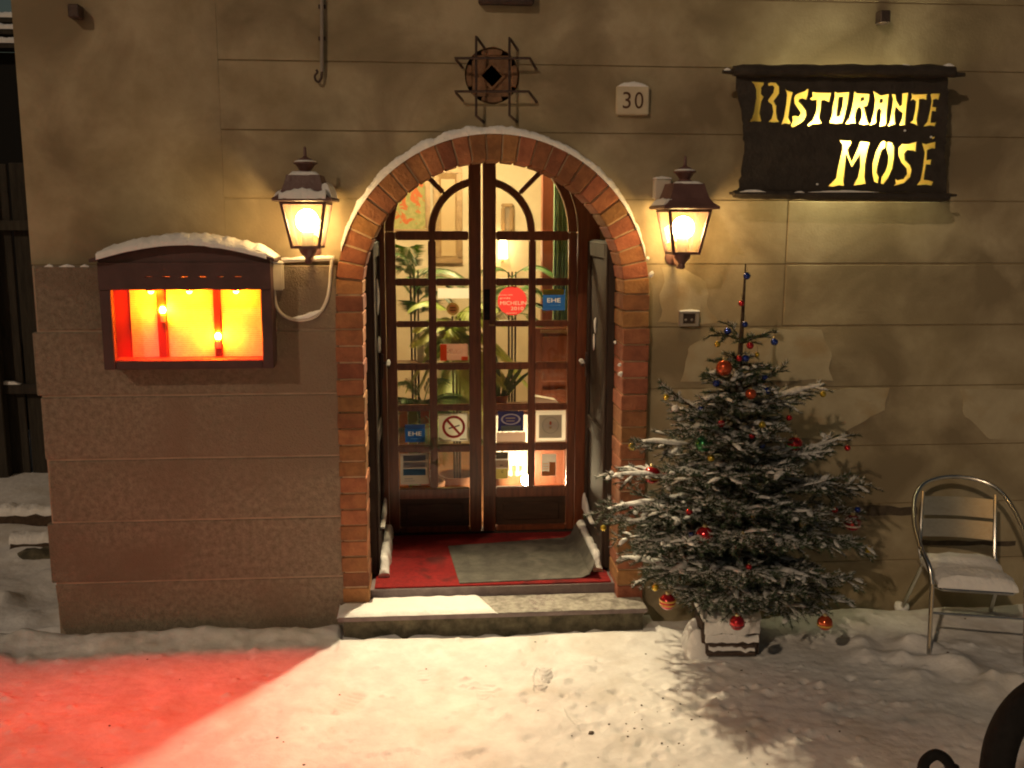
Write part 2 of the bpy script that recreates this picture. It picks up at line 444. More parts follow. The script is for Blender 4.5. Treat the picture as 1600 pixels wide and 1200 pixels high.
# pale ledge snow on top of the proud courses
# core of the wall, two halves with the arch and the vent hole
def core(sgn):
    pts = []
    xo = LX+.006 if sgn < 0 else RX
    N = 24; r = RO-.025
    pts += [(xo, -.1), (xo, 4.75), (VC.x, 4.75)]
    pts += [(VC.x+sgn*VR*math.sin(math.pi*i/N), VC.z+VR*math.cos(math.pi*i/N)) for i in range(N+1)]
    pts += [(ACX+sgn*r*math.sin(math.pi/2*i/N), ACZ+r*math.cos(math.pi/2*i/N)) for i in range(N+1)]
    pts += [(ACX+sgn*r, -.1)]
    b = MB(); b.prism(pts, .0045, .32); b.build('wall_core', M['stucco_core'], wall)
core(-1); core(1)
MB().box(LX+.006, LX+.3, .32, 6, -.1, 4.75).build('side_wall', M['stucco'], wall)
MB().box(VC.x-.25, VC.x+.25, .30, .318, VC.z-.25, VC.z+.25).build('vent_shaft', M['void'], wall)
# lighter render repairs and strips of painted joint shadow, right of the doorway, slightly proud
def patch(pl, mt=M['patch'], y=-.0022):
    P = [at(x, yy, 0) for x, yy in pl]
    out = []
    for i in range(len(P)):
        a, b = P[i], P[(i+1) % len(P)]
        for t in range(8):
            q = a.lerp(b, t/8); w = .016
            out.append((q.x+nz(q.x*11, q.z*11, 3)*w*2, q.z+nz(q.x*11, q.z*11, 9)*w))
    MB().prism(out, y, .001).build('repair_or_joint_shade', mt, wall)
patch([(1062, 596), (1076, 545), (1120, 514), (1285, 514), (1297, 545), (1300, 594)])
patch([(1030, 505), (1036, 418), (1062, 418), (1110, 440), (1105, 470), (1122, 505)])
patch([(1060, 686), (1300, 686), (1380, 640), (1390, 607), (1225, 607), (1140, 607), (1060, 607)])
patch([(1500, 608), (1510, 650), (1545, 686), (1640, 686), (1640, 608)])
joint_shade = mat('painted_joint_shade', (.05, .038, .028), (.10, .075, .05), 20, .95, .4, 60)  # dark strips paint the shadow in widened wall joints
patch([(1338, 789), (1432, 792), (1434, 804), (1340, 806)], joint_shade, -.0014)
patch([(1452, 790), (1545, 792), (1545, 797), (1452, 797)], joint_shade, -.0014)
patch([(1440, 844), (1590, 846), (1590, 853), (1440, 852)], joint_shade, -.0014)
# ledge snow bits
b = MB()
for a, c in ((70, 84), (93, 118), (126, 140)):
    P = [at(x, 417, -.02) for x in (a, (a+c)/2, c)]
    b.ribbon([(p, (0, .012, 0), (0, 0, h)) for p, h in zip(P, (.003, .016, .004))])
b.build('ledge_snow', M['snow'], wall, smooth=True)

# ------------------------------------------------------------------ brick arch
arch = thing('brick_arch', 'orange brick arch framing the restaurant entrance with a snowy rim', 'arch', (ACX, 0, .19))
og = ORG[arch.name]
NV = 29; dth = math.pi/NV
variants = []
for v in range(3):
    b = MB(); g = .0045/RO; rj = [random.uniform(-.003, .003) for _ in range(4)]
    N = 2; prof = []
    for i in range(N+1): prof.append((RO-.004+rj[0])*Vector((math.sin(-dth/2+g+(dth-2*g)*i/N), 0, math.cos(-dth/2+g+(dth-2*g)*i/N))))
    inn = []
    gi = .0045/RI
    for i in range(N+1): inn.append((RI+rj[1]*.5)*Vector((math.sin(dth/2-gi-(dth-2*gi)*i/N), 0, math.cos(dth/2-gi-(dth-2*gi)*i/N))))
    pts = [(q.x, q.z) for q in prof+inn][::-1]
    b.prism(pts, -.040+rj[2], .235)
    o = b.build('brick', M['brick'], arch, bevel=.0045, org=None)
    # mesh was shifted by arch origin: shift back so it turns about the arch centre
    for vv in o.data.vertices: vv.co += og
    variants.append(o)
used = set()
for i in range(NV):
    v = i % 3 if random.random() < .6 else random.randrange(3)
    th = -math.pi/2+dth*(i+.5)
    loc = Vector((ACX, 0, ACZ))-og+Vector((0, random.uniform(-.006, .004), 0))
    if v not in used:
        used.add(v); o = variants[v]; o.location = loc; o.rotation_euler = (0, th, 0)
    else: inst(variants[v], 'brick', arch, loc, th)
# piers
pv = []
CH = .0985
for v in range(3):
    b = MB(); j = [random.uniform(-.003, .003) for _ in range(6)]
    b.box(-.0775+j[0], .0775+j[1], -.040+j[2], .235, .0045, CH-.0045)
    o = b.build('brick', M['brick'], arch, bevel=.0045)
    for vv in o.data.vertices: vv.co += og
    pv.append(o)
used = set()
for sx in (-1, 1):
    x = ACX+sx*(RI+RO)/2; zb = .19 if sx < 0 else .155
    n = int(round((ACZ-zb)/CH)); ch = (ACZ-zb)/n
    for i in range(n):
        v = random.randrange(3)
        loc = Vector((x+random.uniform(-.004, .004), random.uniform(-.006, .004), zb+i*ch))-og
        if v not in used: used.add(v); pv[v].location = loc; pv[v].scale = (1, 1, ch/CH)
        else:
            o = inst(pv[v], 'brick', arch, loc); o.scale = (1, 1, ch/CH)
b = MB()
N = 48; ro, ri = RO-.014, RI+.010
out = [(ACX+ro, .13)]+[(ACX+ro*math.cos(math.pi*i/N), ACZ+ro*math.sin(math.pi*i/N)) for i in range(N+1)]+[(ACX-ro, .16)]
inn = [(ACX-ri, .16)]+[(ACX-ri*math.cos(math.pi*i/N), ACZ+ri*math.sin(math.pi*i/N)) for i in range(N+1)]+[(ACX+ri, .13)]
L = out; 
for i in range(len(L)-1):
    a0, a1 = out[i], out[i+1]; b0, b1 = inn[len(inn)-1-i], inn[len(inn)-2-i]
    vs = [(a0[0], -.033, a0[1]), (a1[0], -.033, a1[1]), (b1[0], -.033, b1[1]), (b0[0], -.033, b0[1])]
    vs += [(x, .225, z) for x, _, z in vs]
    b.add(vs, [(0,1,2,3), (4,7,6,5), (0,4,5,1), (2,6,7,3)])
b.build('mortar_joint', M['mortar'], arch)
# snow along the extrados
rows = []
for i in range(61):
    th = R(14)+R(150)*i/60
    t = i/60; h = (.036*math.sin(math.pi*t)**.55+.004)*(1+.22*nz(th*9, 4)+.12*nz(th*25, 2))
    if th > R(95): h *= 1.25
    er = Vector((math.cos(th), 0, math.sin(th)))
    up = (er*.75+Vector((0, 0, .25))).normalized()*max(.004, h)
    rows.append((Vector((ACX, -.020, ACZ))+er*(RO-.006), Vector((0, .026, 0)), up))
MB().ribbon(rows).build('snow_cap', M['snow'], arch, smooth=True)
b = MB()
for px, py, s in ((1018, 428, .016), (1012, 404, .012), (968, 570, .010), (969, 585, .014), (961, 535, .008)):
    b.ball(at(px, py, -.045), s, 8, (1, .5, 1.2), .5)
b.build('snow_clump', M['snow'], arch, smooth=True)

# ------------------------------------------------------------------ step
step = thing('entrance_step', 'stone step below the brick arch, thick snow on its left half', 'step', (.36, -.05, 0))
SX0, SX1, SZ = -.562, 1.292, .178
MB().box(SX0, SX1, -.225, .045, SZ-.032, SZ).build('tread_slab', M['slab'], step, bevel=.006, seg=2)
b = MB(); n = 30
fr = [(SX0+.03+(SX1-SX0-.05)*i/n, -.20+.016*nz(i*.9, 3)) for i in range(n+1)]
b.ring([[(x, y, z) for x, y in fr]+[(SX1-.02, .04, z), (SX0+.03, .04, z)] for z in (-.05, .05, SZ-.034)])
b.build('riser_stone', M['riser'], step)
def snow_sheet(name, mt, parent, x0, x1, y0, y1, z, hf, nx=60, ny=16, drop=.02):
    b = MB(); vs = []; fs = []
    for j in range(ny+1):
        for i in range(nx+1):
            x = x0+(x1-x0)*i/nx; y = y0+(y1-y0)*j/ny
            vs.append((x, y, z+hf(x, y)))
    for j in range(ny):
        for i in range(nx):
            a = j*(nx+1)+i
            q = (a, a+1, a+nx+2, a+nx+1)
            if max(vs[t][2] for t in q) > z-.003: fs.append(q)
    used_ = sorted({t for f in fs for t in f}); mp = {t: i for i, t in enumerate(used_)}
    b.add([vs[t] for t in used_], [tuple(mp[t] for t in f) for f in fs])
    return b.build(name, mt, parent, smooth=True)
def edge(x, y, x0, x1, y0, y1, w=.03):
    d = min(x-x0, x1-x, y-y0, y1-y)
    return min(1, max(0, d/w))**.6
def h1(x, y):
    e = edge(x, y, SX0-.004, .50+(.06-y)*.35-.22, -.235, .05, .035)
    pier = 1 if not (x < ACX-RI+.01 and y > -.055) else -1
    return (.024*e-.004+.006*nz(x*14, y*14)*e)*(1 if pier > 0 else -1)
snow_sheet('snow_cover', M['snow'], step, SX0-.004, .56, -.232, .048, SZ, h1, 90, 26)
def h2(x, y):
    e = edge(x, y, .18, SX1, -.228, .048, .02)
    f = .0
    for cx, cy in ((.62, -.10), (.70, .0)):
        d = math.hypot((x-cx)/.06, (y-cy)/.10)
        if d < 1: f -= .004*(1 if math.sin((x+y)*220) > -.2 else 0)
    pier = -.03 if (x > ACX+RI-.01 and y > -.05) else 0
    return .0065*e-.003+.003*nz(x*30, y*30)+f+pier
snow_sheet('thin_grey_snow', M['snowgrey'], step, .20, SX1-.004, -.226, .046, SZ, h2, 110, 26)  # thinner, greyer layer with two prints over the right part

# ------------------------------------------------------------------ porch
PF = .240; DY = 1.10
def struct(o): o['kind'] = 'structure'; return o
struct(MB().box(-.75, 1.5, .05, 1.30, .1, PF-.004).build('porch_floor', M['slab']))
struct(MB().box(-.75, -.425, .33, 1.30, .1, 3.2).build('porch_wall', M['stucco']))
struct(MB().box(1.19, 1.5, .33, 1.30, .1, 3.2).build('porch_wall', M['stucco']))
struct(MB().box(-.75, 1.5, .33, 1.30, 3.16, 3.26).build('porch_ceiling', M['stucco']))
tag(MB().box(-.36, 1.12, .062, DY-.03, PF-.002, PF+.006).build('carpet', M['carpet']), 'red carpet laid over the porch floor in front of the doors', 'carpet')
c = [atz(700, 853, PF+.012), atz(718, 911, PF+.012), atz(936, 901, PF+.012), atz(905, 838, PF+.012)]
b = MB(); n = 16; top = []
for j in range(n+1):
    L = []
    for i in range(n+1):
        u, v = i/n, j/n
        q = c[0].lerp(c[3], u).lerp(c[1].lerp(c[2], u), v)
        curl = .10*max(0, (u-.90)/.10)**1.5
        L.append(Vector((q.x-curl*.25, q.y, q.z+curl+.002*nz(u*5, v*5))))
    top.append(L)
vs = [q for L in top for q in L]; k = len(vs); vs += [q-Vector((0, 0, .007)) for q in vs]
fs = []
for j in range(n):
    for i in range(n):
        a = j*(n+1)+i; fs.append((a, a+1, a+n+2, a+n+1)); fs.append((k+a, k+a+n+1, k+a+n+2, k+a+1))
for i in range(n):
    for a, bb in ((i, i+1), (n*(n+1)+i+1, n*(n+1)+i)): fs.append((a, k+a, k+bb, bb))
    for a, bb in ((i*(n+1)+n, (i+1)*(n+1)+n), ((i+1)*(n+1), i*(n+1))): fs.append((a, k+a, k+bb, bb))
b.add(vs, fs)
tag(b.build('door_mat', M['matgrey'], smooth=False), 'grey ribbed rubber mat lying askew on the red carpet, right edge curling up', 'door mat')
# spot fixture
pl = thing('porch_spotlight', 'small round spotlight under the porch ceiling behind the arch crown', 'spotlight', SPOT+Vector((0, 0, .2)))
MB().lathe([(.045, 0), (.045, .012), (.016, .014), (.016, .13)], SPOT+Vector((0, 0, .075)), 16).build('ceiling_mount', M['iron'], pl, smooth=True)
MB().lathe([(.040, -.012), (.043, -.012), (.043, .075), (.03, .09), (.0, .09)], SPOT, 18, -_sd).build('lamp_body', M['iron'], pl, smooth=True)
MB().lathe([(.001, 0), (.036, 0), (.036, .004), (.001, .004)], SPOT+_sd*.004, 18, -_sd).build('lens', M['spotlens'], pl)

# outer door leaves folded back against the porch sides
def shutter(x, sgn, label):
    t = thing('shutter_leaf', label, 'shutter', (x, .65, PF), 'outer shutters folded open in the porch')
    y0, y1 = .27, 1.02
    MB().box(x-.022, x+.022, y0, y1, PF+.012, 2.36).build('leaf_board', M['darkwood'], t, bevel=.005)
    xi = x-sgn*.022
    for a, b2, z0, z1 in ((y0, y0+.09, PF+.02, 2.35), (y1-.09, y1, PF+.02, 2.35), (y0+.092, y1-.092, PF+.02, PF+.20), (y0+.092, y1-.092, 1.05, 1.15), (y0+.092, y1-.092, 2.25, 2.35)):
        MB().box(min(xi, xi-sgn*.016), max(xi, xi-sgn*.016), a, b2, z0, z1).build('panel_rail', M['darkwood'], t, bevel=.005)
    h = MB(); hz = 1.52
    xs = xi-sgn*.018
    h.box(min(xs, xs-sgn*.012), max(xs, xs-sgn*.012), .93, .975, hz-.11, hz+.06)
    h.tube([(xs, .95, hz), (xs-sgn*.045, .95, hz), (xs-sgn*.05, .92, hz-.003), (xs-sgn*.05, .82, hz-.012)], .010, 8)
    ho = h.build('handle', M['iron'], t, smooth=True)
    s = MB(); s.ribbon([((xs-sgn*.05, y, hz+.004), (.012, 0, 0), (0, 0, hh)) for y, hh in ((.81, .004), (.84, .022), (.88, .026), (.92, .018), (.95, .004))])
    s.build('snow_bit', M['snow'], ho, smooth=True)
    s = MB()
    s.ribbon([((xi-sgn*(.04+.012*nz(y*6, 2)), y, PF+.008), (.034+.012*nz(y*9, 5), 0, 0), (0, 0, (.10+.03*nz(y*8, 1))*min(1, (y-.22)*9+.2))) for y in [.23+.78*i/22 for i in range(23)]])
    s.ribbon([((xi-sgn*.020, y, PF+.21), (.016, 0, 0), (0, 0, .012+.10*max(0, (y-.72)/.25))) for y in [.60+.37*i/8 for i in range(9)]])
    s.build('snow_drift', M['snow'], t, smooth=True)
    return t
sh1 = shutter(-.374, -1, 'dark wooden shutter folded back against the left side of the porch')
sh2 = shutter(1.130, 1, 'dark wooden shutter folded back against the right side of the porch')
s = MB()  # white lumps on the inner faces of the shutter leaves
s.ball((-.345, .80, 1.98), .05, 10, (.25, 1, 2.4), .3); s.ball((-.345, .86, 1.66), .035, 10, (.4, 1, 1.5), .4)
s.build('white_patch', M['snow'], sh1, smooth=True)
s = MB(); s.ball((1.10, .70, 1.80), .028, 10, (.35, 1, 1.6), .4); s.ball((1.10, .74, 1.68), .022, 10, (.35, 1, 2.4), .4)
s.build('white_patch', M['snow'], sh2, smooth=True)

# ------------------------------------------------------------------ inner glazed doors
def X(px, py=600): return at(px, py, DY).x
def Z(py): return at(754, py, DY).z
DCX = .3645; FZ = Z(362); FR = .605; FI = .371; FIo = .320
rows_ = [(377, 435), (446.5, 501.5), (511, 567), (578, 632), (642, 694), (706, 758)]
RZ = [(Z(b), Z(a)) for a, b in rows_]
LC = [(X(621), X(671)), (X(683), X(733.5))]
RC = [(X(775), X(825.5)), (X(836.5), X(886.5))]
frame = thing('door_frame', 'dark timber frame with an arched head around the glazed double doors', 'door frame', (DCX, DY, PF))
OR_ = .672
N = 32
for sg in (-1, 1):
    xo = -.43 if sg < 0 else 1.195
    pts = [(xo, PF), (xo, 3.17), (DCX, 3.17)]+[(DCX+sg*OR_*math.sin(math.pi/2*i/N), FZ+OR_*math.cos(math.pi/2*i/N)) for i in range(N+1)]+[(DCX+sg*OR_, PF)]
    MB().prism(pts, DY-.005, DY+.10).build('frame_post', M['mahog'], frame)
def arc_bar(b, cx, cz, r0, r1, a0, a1, y0, y1, n=20):
    loops = []
    for i in range(n+1):
        a = a0+(a1-a0)*i/n; c_, s_ = math.cos(a), math.sin(a)
        ch = min(.008, (r1-r0)/4)
        pr = [(r0, y1), (r0, y0+ch), (r0+ch, y0), (r1-ch, y0), (r1, y0+ch), (r1, y1)]
        loops.append([(cx+r*c_, y, cz+r*s_) for r, y in pr])
    b.ring(loops)
def door_leaf(sg, cols, label):
    xm = DCX+sg*.0065; xo = DCX+sg*(OR_-.003)
    t = thing('door_leaf', label, 'door', ((xm+xo)/2, DY, PF), 'glazed double doors of the restaurant')
    ci = cols[1] if sg < 0 else cols[0]; co = cols[0] if sg < 0 else cols[1]
    y0, y1 = DY, DY+.05
    lo, hi = (lambda a, b: min(a, b)), (lambda a, b: max(a, b))
    inner = ci[1] if sg < 0 else ci[0]      # glass edge by the meeting stile
    outer = co[0] if sg < 0 else co[1]
    top = FZ+math.sqrt(FR**2-(inner-DCX)**2)
    def bx(name, xa, xb, z0, z1, ya=y0, yb=y1, bev=.007, mt=M['mahog']):
        return MB().box(min(xa, xb), max(xa, xb), ya, yb, z0, z1).build(name, mt, t, bevel=bev, seg=2)
    st = MB(); 
    bx('meeting_stile', xm, inner-sg*0, PF+.012, top+.055)
    bx('hinge_stile', outer, xo, PF+.012, FZ-.002)
    bt = Z(762)
    bx('bottom_rail', inner+sg*.002, outer-sg*.002, Z(778), bt)
    bx('foot_rail', inner+sg*.002, outer-sg*.002, PF+.012, PF+.055)
    MB().box(min(inner, outer)+.002, max(inner, outer)-.002, y0+.018, y1-.01, PF+.054, Z(778)+.002).build('bottom_panel', M['kick'], t)
    MB().prism([(min(inner, outer)+.05, PF+.09), (max(inner, outer)-.05, PF+.09), (max(inner, outer)-.05, Z(778)-.04), (min(inner, outer)+.05, Z(778)-.04)], y0+.010, y0+.02).build('raised_field', M['kick'], t, bevel=.006)
    bx('spring_rail', inner+sg*.002, outer-sg*.002, Z(375.5), Z(361))
    b = MB()
    a0, a1 = (math.pi/2, math.pi) if sg < 0 else (0, math.pi/2)
    arc_bar(b, DCX, FZ, FR, OR_-.004, a0 if sg > 0 else a0+.012, a1 if sg < 0 else a1-.012, y0, y1, 28)
    b.build('head_arc', M['mahog'], t, smooth=True)
    b = MB(); arc_bar(b, DCX, FZ, FIo, FI, a0 if sg > 0 else a0+.10, a1 if sg < 0 else a1-.10, y0+.004, y1-.004, 20)
    b.build('fan_arc', M['mahog'], t, smooth=True)
    am = R(135) if sg < 0 else R(45)
    d = Vector((math.cos(am), 0, math.sin(am))); pz = Vector((-d.z, 0, d.x))
    MB().obox(Vector((DCX, (y0+y1)/2, FZ))+d*(FI+FR)/2, d*((FR-FI)/2), Vector((0, .018, 0)), pz*.017).build('fan_spoke', M['mahog'], t, bevel=.008, seg=2)
    # glazing bars
    gx0, gx1 = cols[0][1], cols[1][0]
    bx('glazing_bar', gx0, gx1, bt-.004, Z(375)+.002, y0+.003, y1-.003, .009)
    for i in range(5):
        z0, z1 = RZ[i+1][1], RZ[i][0]
        for c_ in cols: bx('glazing_bar', c_[0]-.006, c_[1]+.006, z0, z1, y0+.005, y1-.004, .009)
    # panes
    yg = DY+.026
    for z0, z1 in RZ:
        for c_ in cols: MB().box(c_[0]-.004, c_[1]+.004, yg, yg+.004, z0-.004, z1+.004).build('glass_pane', M['pane'], t)
    n = 14
    def arc(r, b0, b1): return [(DCX+r*math.cos(b0+(b1-b0)*i/n), FZ+r*math.sin(b0+(b1-b0)*i/n)) for i in range(n+1)]
    e0 = (a0, a1)
    if sg > 0: secs = [(R(2), R(44)), (R(46), R(86))]; inn_ = (R(2), R(80))
    else: secs = [(R(94), R(134)), (R(136), R(178))]; inn_ = (R(100), R(178))
    for s0, s1 in secs:
        MB().prism(arc(FR+.004, s0, s1)+arc(FI-.004, s1, s0), yg, yg+.004).build('glass_pane', M['pane'], t)
    MB().prism([(DCX+sg*.05, FZ+.004)][:0]+arc(FIo+.004, *inn_)+[(DCX+(.07 if sg > 0 else -.07), FZ)], yg, yg+.004).build('glass_pane', M['pane'], t)
    return t
dl = door_leaf(-1, LC, 'left mahogany door leaf with twelve small panes and notices on its lower glass')
MB().box(-.32, 1.05, DY-.01, DY+.12, PF-.003, PF+.0105).build('threshold', M['darkwood'], frame)
dr = door_leaf(1, RC, 'right mahogany door leaf with a round red sticker in its glass')
MB().box(DCX+.012, DCX+.055, DY-.006, DY+.004, Z(500), Z(452)).build('lock_plate', M['black'], dr, bevel=.003)
b = MB(); p0 = at(765, 507, DY)
b.tube([(p0.x, DY, p0.z), (p0.x, DY-.035, p0.z), (p0.x+.03, DY-.045, p0.z)], .007, 8)
b.build('handle', M['frame'], dr, smooth=True)

# ------------------------------------------------------------------ notices on the glass
YS = DY+.0245
def card(name, label, cat, px0, py0, px1, py1, mt, yy=YS, bev=0):
    a = at(px0, py1, yy); b_ = at(px1, py0, yy)
    t = thing(name, label, cat, ((a.x+b_.x)/2, yy, a.z))
    MB().box(a.x, b_.x, yy-.0006, yy+.0002, a.z, b_.z).build('paper', mt, t)
    return t
def bar(t, name, px0, py0, px1, py1, mt, d=.0012):
    a = at(px0, py1, YS); b_ = at(px1, py0, YS)
    return MB().box(a.x, b_.x, YS-d, YS-d+.00025, a.z, b_.z).build(name, mt, t)
def disc(t, name, px, py, r, mt, d=.0012, sx=1, r0=0):
    c_ = at(px, py, YS); n = 28; s = 1/223.5
    o = [(c_.x+r*s*sx*math.cos(2*math.pi*i/n), c_.z+r*s*math.sin(2*math.pi*i/n)) for i in range(n)]
    b = MB()
    if not r0: b.prism(o, YS-d, YS-d+.00025)
    else:
        q = [(c_.x+r0*s*sx*math.cos(2*math.pi*i/n), c_.z+r0*s*math.sin(2*math.pi*i/n)) for i in range(n)]
        for i in range(n):
            j = (i+1) % n
            b.add([(o[i][0], YS-d, o[i][1]), (o[j][0], YS-d, o[j][1]), (q[j][0], YS-d, q[j][1]), (q[i][0], YS-d, q[i][1])], [(0,1,2,3)])
    return b.build(name, mt, t)
white = papery('white_paper', (.80, .77, .70)); red = papery('red_film', (.88, .075, .085), .6); blue = papery('blue_film', (.02, .09, .36), .5)
orange = papery('orange_film', (.8, .38, .03), .5); whiteink = papery('white_ink', (.85, .78, .75), .5); paleblue = papery('pale_blue_film', (.22, .36, .58), .5)
redink = flat('red_ink', (.55, .02, .02)); darkink = flat('dark_ink', (.05, .045, .04)); navy = papery('navy_card', (.02, .02, .10), .2); greycard = papery('grey_card', (.36, .33, .30), .3)
pinkcard = papery('pink_card', (.45, .33, .27), .4); yellowcard = papery('yellow_card', (.68, .62, .22), .5); orangeprint = flat('orange_print', (.50, .17, .05)); midblue = papery('mid_blue', (.05, .16, .36), .4); greyblue = papery('grey_blue', (.13, .17, .25), .3)
c_ = at(800, 470, YS)
t = thing('round_sticker', 'round red restaurant guide sticker with white lettering on the right door leaf', 'sticker', c_-Vector((0, 0, .1)))
def inlay(film, parent, words):
    "white letters let into a coloured film"
    for tx_, px_, py_, h_, w_ in words:
        c = at(px_, py_, YS); c.y = film_y(film)
        o = lettering(tx_, c, h_, whiteink, parent, w=w_, ext=.002)
        md = film.modifiers.new('cut', 'BOOLEAN'); md.object = o; md.operation = 'DIFFERENCE'; md.solver = 'EXACT'
        dg = bpy.context.evaluated_depsgraph_get(); me = bpy.data.meshes.new_from_object(film.evaluated_get(dg))
        film.modifiers.clear(); film.data = me
        bpy.data.objects.remove(o)
        lettering(tx_, c, h_, whiteink, parent, w=w_, ext=.0001)
def film_y(film):
    ys = [v.co.y for v in film.data.vertices]; return (min(ys)+max(ys))/2+ORG[film.name].y
dsk = disc(t, 'red_disc', 800.5, 470, 23, red, d=.0010)
inlay(dsk, t, (('quotato dalla', 790, 461, .010, .10), ('guida', 789, 466, .014, .075), ('MICHELIN', 802, 473.5, .026, .185), ('2010', 808, 482, .024, .09), ('www.viamichelin.it', 799, 489, .010, .075)))
def emc(px0, py0, px1, py1, topmt, label):
    t = card('blue_sticker', label, 'sticker', px0, py0, px1, py1, blue)
    w = px1-px0
    bar(t, 'top_band', px0, py0, px1-1.5, py0+(py1-py0)*.26, topmt)
    cx_ = (px0+px1)/2+1; cy_ = py0+(py1-py0)*.52
    inlay([o for o in t.children if o.name.startswith('paper')][0], t, (('EHE', cx_-1, cy_, .030, .095),))
    bar(t, 'small_print', cx_-8, cy_+7, cx_+9, cy_+8.4, paleblue)
    return t
emc(848, 452, 883, 485, orange, 'blue sticker with an orange band on the upper right pane of the right door')
emc(633, 663, 664, 691, paleblue, 'blue sticker with a pale blue band low on the left door leaf')
t = card('no_smoking_sign', 'square white no smoking sign with a red ring on the left door leaf', 'sign', 685.5, 646, 732, 689.5, white)
disc(t, 'red_ring', 709, 667, 18.5, redink, d=.0012, r0=14.3)
a = at(697, 654.5, YS); b_ = at(720, 680, YS); d = (b_-a).normalized(); q = Vector((-d.z, 0, d.x))
MB().obox((a+b_)/2+Vector((0, -.0011, 0)), (b_-a)/2, (0, .0003, 0), q*.009).build('red_slash', redink, t)
a = at(701, 669.5, YS); b_ = at(718, 664.5, YS); d = (b_-a).normalized(); q = Vector((-d.z, 0, d.x))
MB().obox((a+b_)/2+Vector((0, -.0010, 0)), (b_-a)/2, (0, .0003, 0), q*.005).build('cigarette', darkink, t)
bar(t, 'small_print', 718.5, 685.5, 729, 687, darkink); bar(t, 'text_line', 688, 690.5-3, 705, 688.8, flat('brown_ink', (.3, .18, .1)))
t = card('notice', 'framed notice printed in grey with a tiny red emblem on the right door leaf', 'notice', 837, 641, 884, 691, white)
bar(t, 'grey_print', 842, 648, 878, 684.5, greycard); disc(t, 'emblem_ring', 860, 664.5, 13.5, flat('ring_ink', (.22, .2, .2)), d=.0018, r0=12.6)
disc(t, 'left_lobe', 853.5, 665, 5, flat('lobe_ink', (.42, .36, .33)), d=.0016, sx=.8); disc(t, 'right_lobe', 867, 664.5, 6, flat('lobe_ink', (.42, .36, .33)), d=.0016, sx=.8)
disc(t, 'red_emblem', 860, 661, 3.2, flat('emblem_red', (.33, .06, .03)), d=.0020, sx=.6); disc(t, 'brown_dot', 860, 668, 2, flat('brown_ink', (.3, .18, .1)), d=.0020)
t = card('oval_badge_card', 'navy card with a pale oval badge in the right door leaf', 'card', 778, 642, 818, 674, navy)
disc(t, 'oval_ring', 798, 655, 9, flat('oval_white', (.5, .48, .55)), d=.0012, sx=1.75, r0=7.3); disc(t, 'oval_field', 798, 655, 7, flat('oval_blue', (.05, .04, .2)), d=.0010, sx=1.7)
bar(t, 'gold_line', 790, 652.5, 805, 654, flat('gold_ink', (.5, .42, .25)), .0016); bar(t, 'gold_line', 791, 657, 804, 658.3, flat('gold_ink', (.5, .42, .25)), .0016)
bar(t, 'green_strip', 783, 665, 814, 673, papery('sage_card', (.3, .36, .3), .4))
t = card('pink_card', 'plain pinkish card standing under the navy oval card in the right door', 'card', 776, 675, 821, 693, pinkcard)
bar(t, 'border_line', 779, 690.5, 817, 691.6, flat('brown_ink', (.3, .18, .1))); bar(t, 'border_line', 779, 679, 815, 679.8, flat('brown_ink', (.3, .18, .1)))
t = card('sticker_strip', 'column of three small stickers in a bottom pane of the right door leaf', 'sticker', 775, 706, 794, 748, greycard)
bar(t, 'dark_card', 775, 706, 794, 717, flat('olive_card', (.12, .11, .08))); bar(t, 'tan_card', 775, 719, 795, 731, pinkcard); bar(t, 'yellow_card', 775, 732, 793, 748, yellowcard)
lettering('c', at(785, 737, YS-.0016), .018, darkink, t); bar(t, 'ink_mark', 781, 726, 786, 728, darkink)
t = card('price_card', 'grey card with an orange printed table in the bottom right pane', 'card', 846, 709, 869, 744, greycard)
bar(t, 'orange_table', 858, 722, 868, 743, orangeprint); bar(t, 'orange_foot', 847, 737, 868, 743.5, orangeprint, .0011)
for k in range(4): bar(t, 'text_line', 848, 724+k*4, 857, 725.2+k*4, orangeprint)
t = card('blue_poster', 'blue poster with a curling corner in the bottom left pane of the left door', 'poster', 626, 708, 670, 757, papery('grey_paper', (.42, .38, .36), .4))
bar(t, 'dark_band', 630, 711, 665, 721, greyblue); bar(t, 'pale_band', 630, 721.5, 665, 731, papery('lilac_band', (.28, .29, .36), .4)); bar(t, 'blue_band', 630, 732, 665, 743, midblue)
bar(t, 'text_line', 632, 747.5, 645, 748.6, greyblue); bar(t, 'text_line', 632, 751, 648, 752, greyblue)
a, b2, c2 = at(655, 756, YS-.0016), at(668, 744, YS-.0016), at(661, 755, YS-.006)
MB().add([a, b2, c2], [(0,1,2)]).build('curled_corner', greyblue, t)
t = card('white_label', 'blank bright white label across the top of a left door pane', 'label', 684, 450, 734, 466.5, papery('bright_paper', (.92, .90, .84), .75))
t = thing('small_round_sticker', 'small round brown and pink sticker below the white label on the left door', 'sticker', at(707.5, 493, YS))
disc(t, 'brown_ring', 707.5, 482.5, 10, papery('brown_film', (.28, .17, .05), .4)); disc(t, 'pink_centre', 707.5, 482.5, 7, papery('pink_film', (.75, .45, .35), .5), .0018)
bar(t, 'text_line', 703, 480, 712, 481.5, darkink, .0024); bar(t, 'text_line', 703, 484, 712, 485.5, darkink, .0024)
t = card('open_hours_card', 'red and pink card with white script in the second pane column of the left door', 'card', 688, 537, 731, 563, papery('rose_card', (.55, .30, .24), .4))
bar(t, 'red_edge', 688, 538, 698, 564, papery('orange_red', (.75, .12, .04), .5)); bar(t, 'red_corner', 721, 557, 731, 563, papery('orange_red', (.75, .12, .04), .5))
lettering('Saluti', at(710, 549, YS-.0016), .035, whiteink, t, w=.10)

